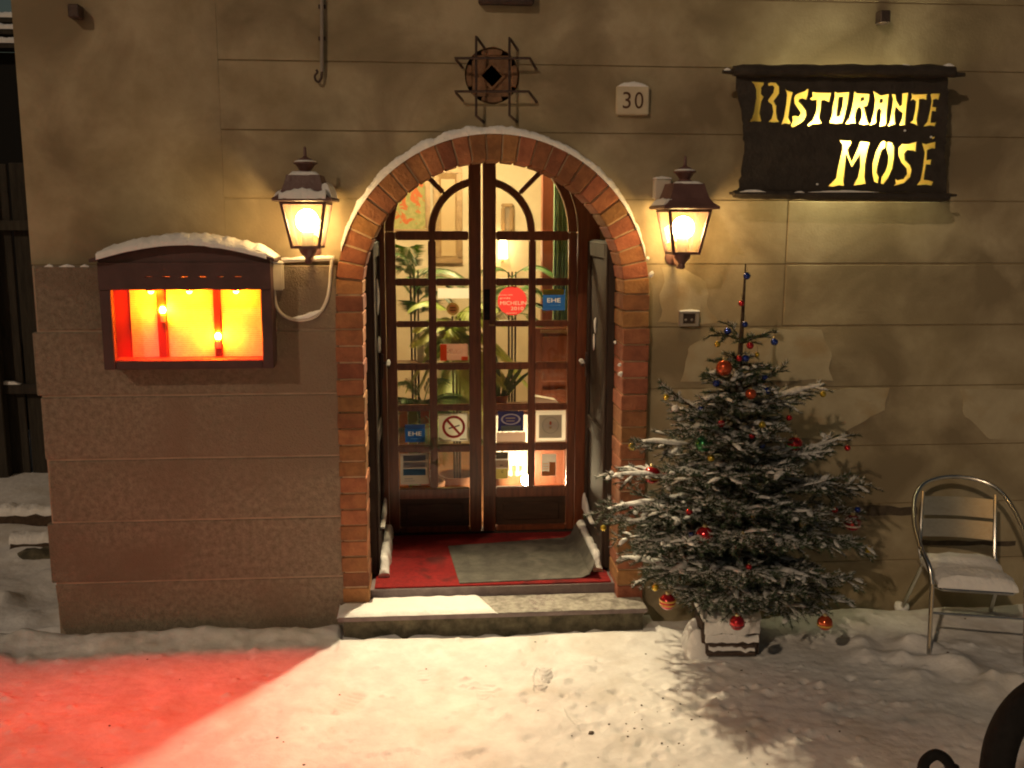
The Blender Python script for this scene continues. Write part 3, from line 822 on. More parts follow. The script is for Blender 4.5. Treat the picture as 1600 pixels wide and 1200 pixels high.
# ------------------------------------------------------------------ the room behind the doors
struct(MB().box(-2.4, 2.9, 1.20, 4.6, .1, PF-.002).build('room_floor', M['woodfloor']))
struct(MB().box(-2.4, 2.9, 3.9, 4.1, .1, 3.7).build('room_wall', M['cream']))
struct(MB().box(-2.5, -2.3, 1.2, 4.1, .1, 3.7).build('room_wall', M['cream']))
struct(MB().box(2.2, 2.4, 1.2, 4.1, .1, 3.7).build('room_wall', M['cream']))
struct(MB().box(-2.5, -.47, 1.205, 1.30, .1, 3.7).build('room_wall', M['cream']))
struct(MB().box(1.2, 2.5, 1.205, 1.30, .1, 3.7).build('room_wall', M['cream']))
struct(MB().box(-2.5, 2.9, 1.18, 4.1, 3.5, 3.6).build('room_ceiling', M['cream']))
t = thing('pendant_lamp', 'round pendant lamp hanging from the dining room ceiling behind the doors', 'lamp', (.2, 2.2, 3.5))
MB().tube([(.2, 2.2, 3.5), (.2, 2.2, 3.32)], .006, 6).build('cord', M['black'], t)
MB().ball((.2, 2.2, 3.22), .11, 16).build('glass_globe', M['roomlamp'], t, smooth=True)
def picture(label, x0, y0, x1, y1, mt, Y=3.88, fw=.05, name='painting'):
    a = at(x0, y1, Y); b_ = at(x1, y0, Y)
    t = thing(name, label, 'picture', ((a.x+b_.x)/2, Y, a.z))
    for n_, (xa, xb, za, zb) in enumerate(((a.x, b_.x, b_.z-fw, b_.z), (a.x, b_.x, a.z, a.z+fw), (a.x, a.x+fw, a.z+fw+.001, b_.z-fw-.001), (b_.x-fw, b_.x, a.z+fw+.001, b_.z-fw-.001))):
        MB().box(xa, xb, Y-.035, Y+.018, za, zb).build('frame_bar', M['frame'], t, bevel=.008, seg=2)
    MB().box(a.x+fw, b_.x-fw, Y-.012, Y+.01, a.z+fw, b_.z-fw).build('canvas', mt, t)
    return t
picture('painting of orange blossoms behind the upper left panes', 590, 268, 672, 366, M['flowers'])
t = picture('tall beige picture in a gilt frame behind the left door leaf', 678, 262, 722, 412, M['canvas'], fw=.055)
a = at(690, 400, 3.86); b_ = at(711, 280, 3.86)
MB().box(a.x, b_.x, 3.858, 3.866, a.z, b_.z).build('mount_board', flat('mount_tan', (.5, .36, .18)), t)
picture('small dark framed picture behind the right leaf', 783, 318, 802, 366, flat('dusky_canvas', (.25, .19, .12)), fw=.035)
t = thing('wall_lamp', 'glowing cream wall lamp seen through the right door leaf', 'lamp', at(786, 400, 3.85))
p0 = at(786, 386, 3.80)
MB().lathe([(.045, -.11), (.032, .11), (.028, .11), (.04, -.11)], p0, 14).build('shade', M['roomshade'], t, smooth=True)
MB().tube([p0+Vector((0, .1, -.13)), p0+Vector((0, 0, -.14)), p0+Vector((0, 0, -.1))], .01, 6).build('bracket', M['frame'], t)
# right side: post, green cloth, cabinet
a = at(845, 700, 2.3); b_ = at(866, 200, 2.3)
tag(MB().box(a.x, b_.x, 2.3, 2.42, PF, 3.498).build('timber_post', M['cabinet']), 'reddish timber post behind the right door leaf', 'post')
b = MB(); xa, xb = at(866, 400, 2.45).x, at(912, 400, 2.45).x; loops = []
n = 24
for z in (PF+.02, 1.2, 2.2, 3.3):
    loops.append([(xa+(xb-xa)*i/n, 2.45+.018*math.sin(i*1.9), z) for i in range(n+1)]+[(xb, 2.52, z), (xa, 2.52, z)])
b.ring(loops)
tag(b.build('curtain', M['greencloth']), 'green curtain hanging behind the right edge of the right door leaf', 'curtain')
a = at(832, 634, 1.9); b_ = at(905, 512, 1.9)
t = thing('cabinet', 'red brown panelled cabinet behind the middle panes of the right leaf', 'cabinet', ((a.x+b_.x)/2, 2.0, PF))
MB().box(a.x, b_.x, 1.9, 2.25, PF, b_.z).build('carcass', M['cabinet'], t, bevel=.006)
for z0, z1 in ((PF+.1, 1.16), (1.22, b_.z-.06)):
    MB().box(a.x+.07, b_.x-.05, 1.885, 1.902, z0, z1).build('door_panel', M['cabinet'], t, bevel=.01)
MB().box(a.x+.06, b_.x, 1.885, 1.902, b_.z-.04, b_.z-.015).build('carved_rail', M['frame'], t)
p0 = at(856, 626, 1.5)
tag(MB().add([p0+Vector(v) for v in ((-.10, 0, -.05), (.11, 0, -.05), (.06, .02, .0), (-.10, .02, .03), (-.10, .1, -.05), (.11, .1, -.05), (.06, .11, .0), (-.10, .11, .03))], [(0,1,2,3), (4,7,6,5), (0,4,5,1), (1,5,6,2), (2,6,7,3), (3,7,4,0)]).build('napkin', M['cloth']), 'white folded napkin lying on the little table inside the right door', 'napkin')
t = thing('side_table', 'small table under a bright white cloth inside the right door leaf', 'table', (.92, 1.62, PF))
zt = at(856, 634, 1.5).z-.012
MB().box(.40, 1.10, 1.36, 1.75, zt-.03, zt).build('table_top', M['cabinet'], t, bevel=.005)
for x in (.44, 1.06):
    for y in (1.40, 1.71): MB().box(x-.02, x+.02, y-.02, y+.02, PF, zt-.03).build('leg', M['cabinet'], t)
b = MB(); n = 40
loops = []
zl = at(830, 745, 1.9).z
for z, o_ in ((zt-.06, 0), (zt-.2, .01), (zl, .022)):
    loops.append([(.43+.60*i/n, 1.95+o_*math.sin(i*1.7), z) for i in range(n+1)]+[(1.03, 1.98, z), (.43, 1.98, z)])
b.ring(loops)
tag(b.build('tablecloth', M['cloth'], smooth=True), 'bright white cloth hanging behind the bottom panes of the right door leaf', 'tablecloth')
p0 = Vector((.74, 1.62, zt-.30))
t = thing('floor_lamp', 'low glowing lamp under the white cloth behind the bottom panes of the right door', 'lamp', (.74, 1.62, PF))
MB().lathe([(.05, 0), (.05, .012), (.01, .02), (.01, .2)], (.74, 1.62, PF), 12).build('lamp_foot', M['iron'], t, smooth=True)
MB().ball((.74, 1.62, PF+.25), .045, 12).build('glass_globe', emis('floor_lamp_glow', (1, .76, .45), 480), t, smooth=True)
# plants
def frond(b, p0, dirv, L, droop, nl=56, w=.0065, ll=.16):
    dirv = Vector(dirv).normalized(); side = dirv.cross(Vector((0, 0, 1))).normalized() if abs(dirv.z) < .98 else Vector((1, 0, 0))
    pts = []
    for i in range(13):
        t_ = i/12
        pts.append(Vector(p0)+dirv*L*t_+Vector((0, 0, -droop*L*t_*t_)))
    b.tube(pts, [.005*(1-.7*i/12) for i in range(13)], 5)
    for i in range(nl):
        t_ = .18+.82*i/nl; k = min(11, int(t_*12)); f = t_*12-k
        q = pts[k].lerp(pts[k+1], f); tg = (pts[k+1]-pts[k]).normalized()
        l = ll*(math.sin(math.pi*min(1, t_*.85+.1)))*random.uniform(.85, 1.1)
        for sg in (-1, 1):
            sd = side*sg
            tip = q+sd*l*.75+tg*l*.6+Vector((0, 0, -l*.35))
            mid = q.lerp(tip, .5)+Vector((0, 0, l*.06)); ww = tg.cross(sd).cross(sd).normalized()*w if False else tg*w
            b.add([q, mid-ww*.5, tip, mid+ww*.5], [(0,1,2,3)])
def palm(label, x, y, h, n, L, mt, seed, droop=.55, spread=.8, ll=.16, el=(25, 75), w=.0065):
    rs = random.Random(seed)
    t = thing('potted_palm', label, 'plant', (x, y, PF), 'plants inside the entrance')
    MB().lathe([(.09, 0), (.13, .02), (.15, .24), (.16, .24), (.16, .28), (.14, .28), (.12, .2), (.001, .2)], (x, y, PF), 16).build('pot', M['pot'], t, smooth=True)
    b = MB()
    for k in range(3): b.tube([(x+.02*k-.02, y, PF+.2), (x+.03*(k-1), y+.01*k, PF+h)], [.010, .007], 6)
    b.build('stem', M['bark'], t, smooth=True)
    for i in range(n):
        a = 2*math.pi*i/n*1.618*2+rs.uniform(-.4, .4); e = R(rs.uniform(*el))
        d = Vector((math.cos(a)*math.cos(e)*spread, math.sin(a)*math.cos(e)*spread*.6, math.sin(e)))
        b = MB(); frond(b, (x, y, PF+h*rs.uniform(.75, 1)), d, L*rs.uniform(.75, 1.1), droop*rs.uniform(.8, 1.2), ll=ll, w=w)
        b.build('frond', mt, t)
    return t
palm('tall palm with feathery fronds behind the left door leaf', -.12, 1.95, 1.86, 13, .60, M['leaf'], 3, .75, ll=.24)
palm('pale lit leafy plant behind the second pane column of the left leaf', .20, 1.74, 1.52, 30, .55, M['leafpale'], 5, .7, .6, .2, (-30, 60), .014)
palm('palm with thin drooping fronds behind the right door leaf', .66, 2.1, 1.84, 10, .5, M['leaf'], 8, .75, .9, .22, (10, 60))
palm('low bushy palm behind the lower panes of the left door leaf', -.06, 1.55, .86, 20, .55, M['leaf'], 11, .6, .8, .2, (5, 70))
t = thing('potted_plant', 'plant with long dark strap leaves behind the fourth pane row of the right leaf', 'plant', (.52, 1.55, zt))
MB().lathe([(.05, 0), (.065, .09), (.07, .09), (.06, .07), (.001, .07)], (.52, 1.55, zt), 14).build('pot', M['pot'], t, smooth=True)
for i in range(7):
    a = -1+2*i/6+random.uniform(-.1, .1); b = MB(); P = [(Vector((.52+a*.03, 1.55, zt+.06))+Vector((math.sin(a)*.32*q, random.uniform(-.02, .02), (.34*q-.10*q*q*abs(a))))) for q in (0, .3, .6, .85, 1)]
    for k in range(4):
        w0, w1 = [(.006, .018, .020, .012, .001)[z_] for z_ in (k, k+1)]
        b.quad(P[k]-Vector((w0, 0, 0)), P[k]+Vector((w0, 0, 0)), P[k+1]+Vector((w1, 0, 0)), P[k+1]-Vector((w1, 0, 0)))
    b.build('leaf', M['leaf'], t)
p0 = at(657, 547, 1.75)
tag(MB().box(p0.x-.025, p0.x+.025, 1.74, 1.77, p0.z-.09, p0.z+.07).build('cream_candle', M['cloth']), 'tall cream block candle behind the third pane row of the left leaf', 'candle')
tag(MB().box(p0.x-.22, p0.x+.12, 1.66, 1.86, p0.z-.115, p0.z-.092).build('wall_shelf', M['cabinet']), 'wooden shelf carrying a cream candle inside the left door', 'shelf')
for px_, cc, lab in ((630, (.55, .22, .03), 'orange'), (645, (.22, .28, .03), 'olive green'), (664, (.45, .09, .03), 'rust red')):
    p0 = at(px_, 668, 1.42); h_ = p0.z+.12
    tag(MB().box(p0.x-.032, p0.x+.032, 1.42+.004*px_%.01, 1.45, PF+.005, h_).build('cloth_strip', flat('cloth_'+lab.replace(' ', '_'), cc, .9)), lab+' strip of cloth hanging behind the fifth pane row of the left leaf', 'cloth')

# ================================================================== LANTERNS
def lantern(cx, zc, label, snowy, rz=0.0):
    cy = -.215
    t = thing('wall_lantern', label, 'lantern', (cx, 0, zc-.25), 'coach lanterns either side of the doorway')
    rot = Matrix.Rotation(rz, 3, 'Z')
    def sq(h, z, x=cx, y=cy): return [Vector((x, y, 0))+rot @ Vector((sx*h, sy*h, 0))+Vector((0, 0, z)) for sx, sy in ((-1,-1),(1,-1),(1,1),(-1,1))]
    zr = zc+.02; zb = zc-.245
    # roof: bell shape
    MB().ring([sq(.150, zr-.012), sq(.158, zr-.008), sq(.158, zr+.004), sq(.132, zr+.022), sq(.112, zr+.05), sq(.100, zr+.085), sq(.090, zr+.122), sq(.088, zr+.130)]).build('roof', M['lantern'], t, smooth=False)
    fb = MB(); fb.lathe([(.045, 0), (.042, .018), (.030, .028), (.052, .058), (.066, .064), (.066, .070), (.040, .082), (.036, .090), (.018, .096), (.009, .104), (.008, .15), (.004, .155)], (cx, cy, zr+.128), 12)
    fb.build('finial', M['lantern'], t, smooth=True)
    # body posts and rails
    ht, hb = .118, .072
    zt_ = zr-.012; zbb = zb
    b = MB()
    T = sq(ht, zt_); Bq = sq(hb, zbb)
    for i in range(4): 
        d = (T[i]-Bq[i]); b.ring([[Bq[i]+Vector((a*.008, c*.008, 0)) for a, c in ((-1,-1),(1,-1),(1,1),(-1,1))], [T[i]+Vector((a*.008, c*.008, 0)) for a, c in ((-1,-1),(1,-1),(1,1),(-1,1))]])
    for P_, s_ in ((T, -.008), (Bq, .008)):
        for i in range(4):
            a, c = P_[i], P_[(i+1) % 4]; e = (c-a).normalized(); nrm = Vector((e.y, -e.x, 0))
            b.obox((a+c)/2+Vector((0, 0, s_)), (c-a)/2*.93, nrm*.006, (0, 0, .008))
    b.build('frame', M['lantern'], t)
    for i in range(4):
        a, c, d, e = Bq[i], Bq[(i+1) % 4], T[(i+1) % 4], T[i]
        k = [p_ for p_ in (a.lerp(c, .07)+Vector((0,0,.016)), c.lerp(a, .07)+Vector((0,0,.016)), d.lerp(e, .07)-Vector((0,0,.016)), e.lerp(d, .07)-Vector((0,0,.016)))]
        nrm = (k[1]-k[0]).cross(k[3]-k[0]).normalized()*.0015
        MB().add([p_-nrm for p_ in k]+[p_+nrm for p_ in k], [(0,1,2,3), (4,7,6,5), (0,4,5,1), (1,5,6,2), (2,6,7,3), (3,7,4,0)]).build('glass_pane', M['lanternglass'], t)
    MB().ball((cx, cy, zc-.095), .062, 18, (1, 1, 1.05)).build('bulb', M['bulb'], t, smooth=True)
    MB().lathe([(.03, 0), (.034, .06), (.032, .085), (.001, .085)], (cx, cy, zb+.01), 14).build('bulb_holder', M['tile'], t, smooth=True)
    MB().lathe([(.001, -.085), (.014, -.083), (.02, -.07), (.016, -.055), (.045, -.02), (.05, 0)], (cx, cy, zb), 14).build('base_knob', M['lantern'], t, smooth=True)
    b = MB()
    pts = smoothpts([(cx, cy, zb-.045), (cx, cy+.08, zb-.075), (cx, cy+.15, zb-.05), (cx, -.012, zb-.02)], 5)
    b.tube(pts, .012, 8); b.lathe([(.05, 0), (.05, .01), (.035, .018), (.001, .018)], (cx, 0, zb-.02), 14, (0, -1, 0))
    b.build('bracket', M['lantern'], t, smooth=True)
    s = MB()
    def front(zlo, hl, zhi, hh, x0=-.9, x1=.9, th=.018):
        rws = []
        for i in range(13):
            u = x0+(x1-x0)*i/12
            p_ = Vector((cx, cy, 0))+rot @ Vector((u*hl, -hl+.012, 0))+Vector((0, 0, zlo))
            rws.append((p_, rot @ Vector((0, .020, .0)), Vector((0, 0, th*(1+.35*nz(u*5, cx*7))*min(1, (1-abs(u))*6+.15)))))
        s.ribbon(rws)
    def side(sx, th):
        rws = []
        for i in range(9):
            u = -.85+1.7*i/8
            p_ = Vector((cx, cy, 0))+rot @ Vector((sx*.135, u*.14, 0))+Vector((0, 0, zr+.010))
            rws.append((p_, rot @ Vector((.02, 0, 0)), Vector((-sx*.018, 0, th*min(1, (1-abs(u))*5+.2)))))
        s.ribbon(rws)
    if snowy == 2: front(zr+.002, .150, 0, 0, -.80, .86, .042); side(1, .075); side(-1, .04); 
    else: side(-1, .035)
    s.ribbon([(Vector((cx-.082+.164*i/8, cy-.06, zr+.128)), Vector((0, .03, 0)), Vector((0, 0, (.02 if snowy == 2 else .012)*min(1, (1-abs(i/4-1))*4+.1)))) for i in range(9)])
    s.lathe([(.060, 0), (.058, .008), (.03, .016), (.001, .018)], (cx, cy, zr+.128+.070), 12)
    s.build('snow_cap', M['snow'], t, smooth=True)
    return t
p0 = at(479, 320, -.215); lantern(p0.x, 2.578, 'wall lantern beside the red menu box, snow banked along its roof', 2, R(-3))
p0 = at(1068, 335, -.215); lantern(p0.x, 2.545, 'wall lantern beside the ristorante sign, roof nearly free of snow', 1, R(3))

# ================================================================== MENU BOX
BY = -.20
mb = thing('menu_box', 'glowing red menu display case with a curved snowy roof', 'display case', (-1.34, -.1, 1.66))
bx0, bx1 = -1.802, -.885; bz0, bz1 = 1.662, 2.252
wx0, wx1 = at(176, 500, BY).x, at(408, 500, BY).x; wz0, wz1 = at(290, 563, BY).z, at(290, 453, BY).z
MB().box(bx0, bx1, -.034, -.033+.001, bz0, bz1).box(bx0, bx1, -.033, -.004, bz0, bz1).build('back_panel', flat('case_back', (.34, .028, .02)), mb)
MB().box(bx0, bx0+.02, BY+.03, -.034, bz0, bz1).build('side_panel', M['boxpaint'], mb)
MB().box(bx1-.02, bx1, BY+.03, -.034, bz0, bz1).build('side_panel', M['boxpaint'], mb)
MB().box(bx0+.02, bx1-.02, BY+.0225, -.034, bz0, wz0-.0002).build('floor_panel', M['boxpaint'], mb)
MB().box(bx0+.02, bx1-.02, BY+.03, -.034, bz1-.02, bz1).build('top_panel', M['boxpaint'], mb)
MB().box(bx0-.006, wx0, BY, BY+.03, bz0, wz1).build('frame_stile', M['boxpaint'], mb, bevel=.004)
MB().box(wx1, bx1+.006, BY, BY+.03, bz0, wz1).build('frame_stile', M['boxpaint'], mb, bevel=.004)
MB().box(wx0+.001, wx1-.001, BY+.003, BY+.022, bz0, wz0).build('frame_rail', M['boxpaint'], mb, bevel=.004)
hz_ = at(290, 433, BY).z
# header built of strips that leave six small slots
b = MB(); slots = [at(232+28*i, 433, BY).x for i in range(6)]
b.box(bx0-.006, bx1+.006, BY-.004, BY+.03, hz_+.004, bz1+.004)
xs_ = [bx0-.006]+[v for s_ in slots for v in (s_-.020, s_+.020)]+[bx1+.006]
for i in range(0, len(xs_), 2): b.box(xs_[i], xs_[i+1], BY-.004, BY+.03, hz_-.001, hz_+.004)
b.box(bx0-.006, bx1+.006, BY-.004, BY+.03, wz1+.001, hz_-.001)
b.build('header', M['boxpaint'], mb)
MB().box(wx0-.004, wx1+.004, BY+.012, BY+.016, wz0-.004, wz1+.02).build('glass_pane', M['pane'], mb)
# curved pediment and roof board
def roofz(x):
    t = (x-bx0)/(bx1-bx0); return bz1+.004+.085*math.sin(math.pi*min(1, max(0, t*.94+.02)))
N = 24
pts = [(bx0-.004, bz1+.005), (bx1+.004, bz1+.005)]+[(bx1+.004-(bx1-bx0+.008)*i/N, roofz(bx1-(bx1-bx0)*i/N)+.008) for i in range(N+1)]
MB().prism(pts, BY+.004, -.004).build('pediment', M['boxpaint'], mb)
b = MB(); ex = .035
xs_ = [bx0-ex+(bx1-bx0+2*ex)*i/N for i in range(N+1)]
zz = [roofz(min(bx1, max(bx0, x)))-(.012 if i in (0, N) else 0) for i, x in enumerate(xs_)]
b.ring([[Vector((x, BY-.045, z+.009)), Vector((x, BY-.045, z+.026)), Vector((x, -.006, z+.026)), Vector((x, -.006, z+.009))] for x, z in zip(xs_, zz)])
b.build('roof_board', M['boxpaint'], mb)
b = MB(); b.ribbon([(Vector((x, -.128, z+.024)), Vector((0, .118, 0)), Vector((0, 0, (.048+.012*nz(x*5, 2)+.006*nz(x*21, 5))*min(1, (1-abs(i/(N/2)-1))*5+.25)))) for i, (x, z) in enumerate(zip(xs_, zz)) if i > 0])
b.ribbon([(Vector((xs_[i], BY-.050, zz[i]+.010+.004*nz(i*3.1, 8))), Vector((0, .006, 0)), Vector((0, 0, .03))) for i in range(1, N)])
b.build('snow_cap', M['snow'], mb, smooth=True)
# pages, dividers, lamps
page = flat('menu_page', (.80, .74, .66), .8)
pm, n, l, p = nodes('menu_page_printed'); geo = n.new('ShaderNodeNewGeometry'); wv = n.new('ShaderNodeTexWave'); wv.bands_direction = 'Z'; wv.inputs['Scale'].default_value = 26; wv.inputs['Distortion'].default_value = .3
nn = n.new('ShaderNodeTexNoise'); nn.inputs['Scale'].default_value = 60; ml = n.new('ShaderNodeMath'); ml.operation = 'MULTIPLY'
cr = n.new('ShaderNodeValToRGB'); cr.color_ramp.elements[0].color = (.82, .76, .66, 1); cr.color_ramp.elements[1].color = (.60, .52, .42, 1); cr.color_ramp.elements[0].position = .25; cr.color_ramp.elements[1].position = .5
l.new(geo.outputs['Position'], wv.inputs['Vector']); l.new(geo.outputs['Position'], nn.inputs['Vector']); l.new(wv.outputs[0], ml.inputs[0]); l.new(nn.outputs[0], ml.inputs[1]); l.new(ml.outputs[0], cr.inputs[0]); l.new(cr.outputs[0], p.inputs['Base Color'])
def mx_(px): return at(px, 510, -.04).x
for a, c in ((205, 247), (262, 335), (347, 416)):
    x0, x1 = max(bx0+.022, mx_(a)), min(bx1-.022, mx_(c))
    MB().box(x0, x1, -.041, -.037, bz0+.035, bz1-.06).build('menu_page', pm, mb, bevel=.001)
for a, c, zt2, lz in ((248, 261, 462, 489), (336, 346, 458, 530)):
    MB().box(mx_(a), mx_(c), -.062, -.042, bz0+.022, bz1-.05).build('divider', flat('divider_red', (.10, .012, .010)), mb, bevel=.002)
    q = at((a+c)/2, lz, -.075)
    MB().lathe([(.014, -.05), (.015, -.012), (.012, 0), (.001, 0)], q, 12).build('lamp_socket', flat('socket_pink', (.5, .3, .28)), mb, smooth=True)
    MB().ball(q+Vector((0, 0, .016)), .019, 12, (1, 1, 1.2)).build('small_bulb', emis('small_red_glow', (1, .17, .003), 1500), mb, smooth=True)
for px in (236, 296, 369):
    q = at(px, 460, -.13); q.z = wz1-.010
    MB().lathe([(.037, .028), (.035, .012), (.024, 0), (.022, .002), (.032, .014), (.034, .03)], q, 16).build('lamp_cup', flat('cup_red', (.3, .03, .02), .3), mb, smooth=True)
    MB().ball(q+Vector((0, 0, -.002)), .017, 12, (1, 1, .9)).build('red_bulb', M['redbulb'], mb, smooth=True)
    pl_ = bpy.data.lights.new('red_lamp_light', 'SPOT'); pl_.energy = 84; pl_.color = (1, .010, .010); pl_.shadow_soft_size = .012; pl_.spot_size = R(100); pl_.spot_blend = .9
    po_ = bpy.data.objects.new('red_lamp_light', pl_); COL.objects.link(po_); po_.location = q+Vector((0, -.030, -.026)); po_.rotation_euler = Vector((-.08, -.20, -1)).to_track_quat('-Z', 'Y').to_euler()

# ================================================================== WIRING ON THE WALL
q0, q1 = at(418, 454, -.06), at(442, 412, -.06)
t = thing('junction_box', 'white plastic junction box at the right side of the menu box', 'junction box', ((q0.x+q1.x)/2, -.03, q0.z), 'white junction boxes on the wall')
MB().box(q0.x, q1.x, -.065, 0, q0.z, q1.z).build('housing', M['plastic'], t, bevel=.008, seg=2)
b = MB(); b.ribbon([(Vector((q0.x+(q1.x-q0.x)*i/6, -.035, q1.z)), Vector((0, .03, 0)), Vector((0, 0, .030*(1-abs(i/3-1)*.7)))) for i in range(7)]); b.build('snow_cap', M['snow'], t, smooth=True)
pts = [(428, 452), (431, 475), (440, 490), (458, 499), (480, 499), (498, 490), (510, 470), (515, 445), (517, 420), (519, 404)]
P = smoothpts([at(x, y, -.035) for x, y in pts], 5)
t = thing('power_cable', 'white cable looping from the junction box up to the brick arch', 'cable', at(470, 499, -.035))
MB().tube(P, .0095, 8).build('loop', M['plastic'], t, smooth=True)
b = MB(); b.tube([at(440, 408, -.03), at(480, 406, -.03), at(522, 405, -.03)], .010, 8); b.build('straight_run', M['plastic'], t, smooth=True)
b = MB(); b.ribbon([(at(x, y, -.035)+Vector((0, 0, .004)), Vector((0, .012, 0)), Vector((0, 0, h))) for x, y, h in ((458, 498, .004), (470, 499, .018), (482, 498, .028), (494, 492, .02), (502, 486, .004))])
b.build('snow_line', M['snow'], t, smooth=True); b = MB()
b.ribbon([(at(440+82*i/12, 408-3*i/12, -.03)+Vector((0, 0, .005)), Vector((0, .014, 0)), Vector((0, 0, .016*(1+.5*nz(i*.9, 3))))) for i in range(13)])
b.build('snow_line', M['snow'], t, smooth=True)
q0, q1 = at(1022, 312, -.05), at(1049, 279, -.05)
t = thing('junction_box', 'white junction box partly hidden behind the lantern right of the arch', 'junction box', ((q0.x+q1.x)/2, -.03, q0.z), 'white junction boxes on the wall')
MB().box(q0.x, q1.x, -.055, 0, q0.z, q1.z).build('housing', M['plastic'], t, bevel=.008, seg=2)
b = MB(); b.ribbon([(Vector((q0.x+(q1.x-q0.x)*i/6, -.028, q1.z-.003)), Vector((0, .027, 0)), Vector((0, 0, .022*(1-abs(i/3-1)*.6)))) for i in range(7)]); b.build('snow_cap', M['snow'], t, smooth=True)
q0, q1 = at(1062, 510, -.035), at(1093, 487, -.035)
t = thing('wall_socket', 'small grey outdoor socket left of the christmas tree top, snow on its lid', 'socket', ((q0.x+q1.x)/2, 0, q0.z))
MB().box(q0.x, q1.x, -.014, 0, q0.z, q1.z).build('back_plate', M['greyplastic'], t, bevel=.004)
w_ = (q1.x-q0.x); h_ = q1.z-q0.z
for xa, xb, za, zb in ((0, 1, .86, 1), (0, 1, 0, .16), (0, .18, .161, .859), (.82, 1, .161, .859)):
    MB().box(q0.x+w_*xa+.0005, q0.x+w_*xb-.0005, -.032, -.0145, q0.z+h_*za, q0.z+h_*zb).build('rim', M['greyplastic'], t)
MB().box(q0.x+w_*.181, q0.x+w_*.819, -.018, -.0142, q0.z+h_*.165, q0.z+h_*.855).build('dark_insert', flat('socket_dark', (.05, .035, .03)), t)
for k in (.34, .66): MB().ball((q0.x+w_*k, -.019, q0.z+h_*.42), .009, 8, (1, .5, 1)).build('socket_knob', M['greyplastic'], t, smooth=True)
b = MB(); b.ribbon([(Vector((q0.x+w_*i/6, -.018, q1.z-.001)), Vector((0, .017, 0)), Vector((0, 0, .014*(1-abs(i/3-1)*.5)))) for i in range(7)]); b.build('snow_cap', M['snow'], t, smooth=True)
P = [at(503, y, -.022) for y in (-30, 30, 90, 112)]
b = MB(); b.tube(P, .010, 8)
t = thing('conduit', 'thin grey conduit hanging down the wall and ending in a hook', 'conduit', at(503, 112, -.022))
b.build('pipe', M['greyplastic'], t, smooth=True)
b = MB(); b.tube(smoothpts([at(503, 112, -.022), at(502, 122, -.024), at(498, 128, -.026), at(493, 125, -.028), at(492, 118, -.03), at(496, 113, -.03), at(494, 109, -.03)], 4), .0065, 7); b.build('hook', M['iron'], t, smooth=True)
for y in (10, 60): 
    q = at(503, y, -.014); MB().box(q.x-.02, q.x+.02, -.014, 0, q.z-.01, q.z+.01).build('clip', M['iron'], t)
for px, py, lab in ((117, 18, 'short iron bracket stub high at the left corner of the wall'), (1381, 27, 'short iron bracket stub on the wall above the ristorante sign')):
    q = at(px, py, -.05)
    tag(MB().box(q.x-.03, q.x+.03, -.075, .0, q.z-.035, q.z+.035).build('wall_bracket', M['iron'], bevel=.006), lab, 'bracket', 'iron stubs in the wall')
a, b_ = at(748, 5, -.06), at(835, -20, -.06)
tag(MB().box(a.x, b_.x, -.06, 0, a.z, b_.z).build('window_ledge', M['iron'], bevel=.01), 'dark ledge of an upper window just showing above the vent', 'ledge')

# ================================================================== HOUSE NUMBER
q0, q1 = at(963, 179, -.03), at(1015, 134, -.03)
t = thing('house_number', 'cream tile with the number 30 right of the vent grille', 'number plate', ((q0.x+q1.x)/2, -.015, q0.z))
MB().box(q0.x, q1.x, -.03, 0, q0.z, q1.z).build('tile', M['tile'], t, bevel=.006, seg=2)
lettering('3', at(979.5, 156.5, -.0305), .092, M['digit'], t, 'digit', w=.046, ext=.001)
lettering('0', at(998.5, 156.8, -.0305), .092, M['digit'], t, 'digit', w=.050, ext=.001)
b = MB(); b.ribbon([(Vector((q0.x+.004+(q1.x-q0.x-.008)*i/9, -.014, q1.z-.006)), Vector((0, .018, 0)), Vector((0, 0, .030*(1-abs(i/4.5-1.0)**3)))) for i in range(10)]); b.build('snow_cap', M['snow'], t, smooth=True)

# ================================================================== VENT WITH GRILLE
t = thing('vent_grille', 'round terracotta vent behind a crossed iron grille above the arch', 'vent', (VC.x, 0, VC.z-.2))
n = 24
sqr = .112; dm = .062
o_ = [(VC.x+sqr*a, VC.z+sqr*c) for a, c in ((-1,-1),(1,-1),(1,1),(-1,1))]
fill('centre_tile', o_, [[(VC.x-dm, VC.z), (VC.x, VC.z-dm), (VC.x+dm, VC.z), (VC.x, VC.z+dm)]], .020, .05, M['terracotta'], t)
fill('diamond_rim', [(VC.x-dm*1.22, VC.z), (VC.x, VC.z-dm*1.22), (VC.x+dm*1.22, VC.z), (VC.x, VC.z+dm*1.22)], [[(VC.x-dm*.98, VC.z), (VC.x, VC.z-dm*.98), (VC.x+dm*.98, VC.z), (VC.x, VC.z+dm*.98)]], .008, .0198, M['terracotta'], t)
for k in range(4):
    a0 = math.pi/2*k
    pts = []
    for i in range(7):
        a = a0-.42+.84*i/6; pts.append((VC.x+.150*math.cos(a), VC.z+.150*math.sin(a)))
    ca, sa = math.cos(a0), math.sin(a0)
    pts += [(VC.x+.1125*ca-.055*sa, VC.z+.1125*sa+.055*ca), (VC.x+.1125*ca+.055*sa, VC.z+.1125*sa-.055*ca)]
    MB().prism(pts, .012, .05).build('curved_tile', M['terracotta'], t, bevel=.004)
def iron_bar(p0, p1, d0, d1, Y):
    a, c = at(*p0, Y), at(*p1, Y)
    u = (c-a).normalized()
    pa = a+Vector((d0[0], .075, d0[1])); pc = c+Vector((d1[0], .075, d1[1]))
    b = MB(); b.tube([pa, a.lerp(pa, .12), a, a+u*.02, c-u*.02, c, c.lerp(pc, .12), pc], .0075, 6)
    b.build('iron_bar', M['iron'], t, smooth=True)
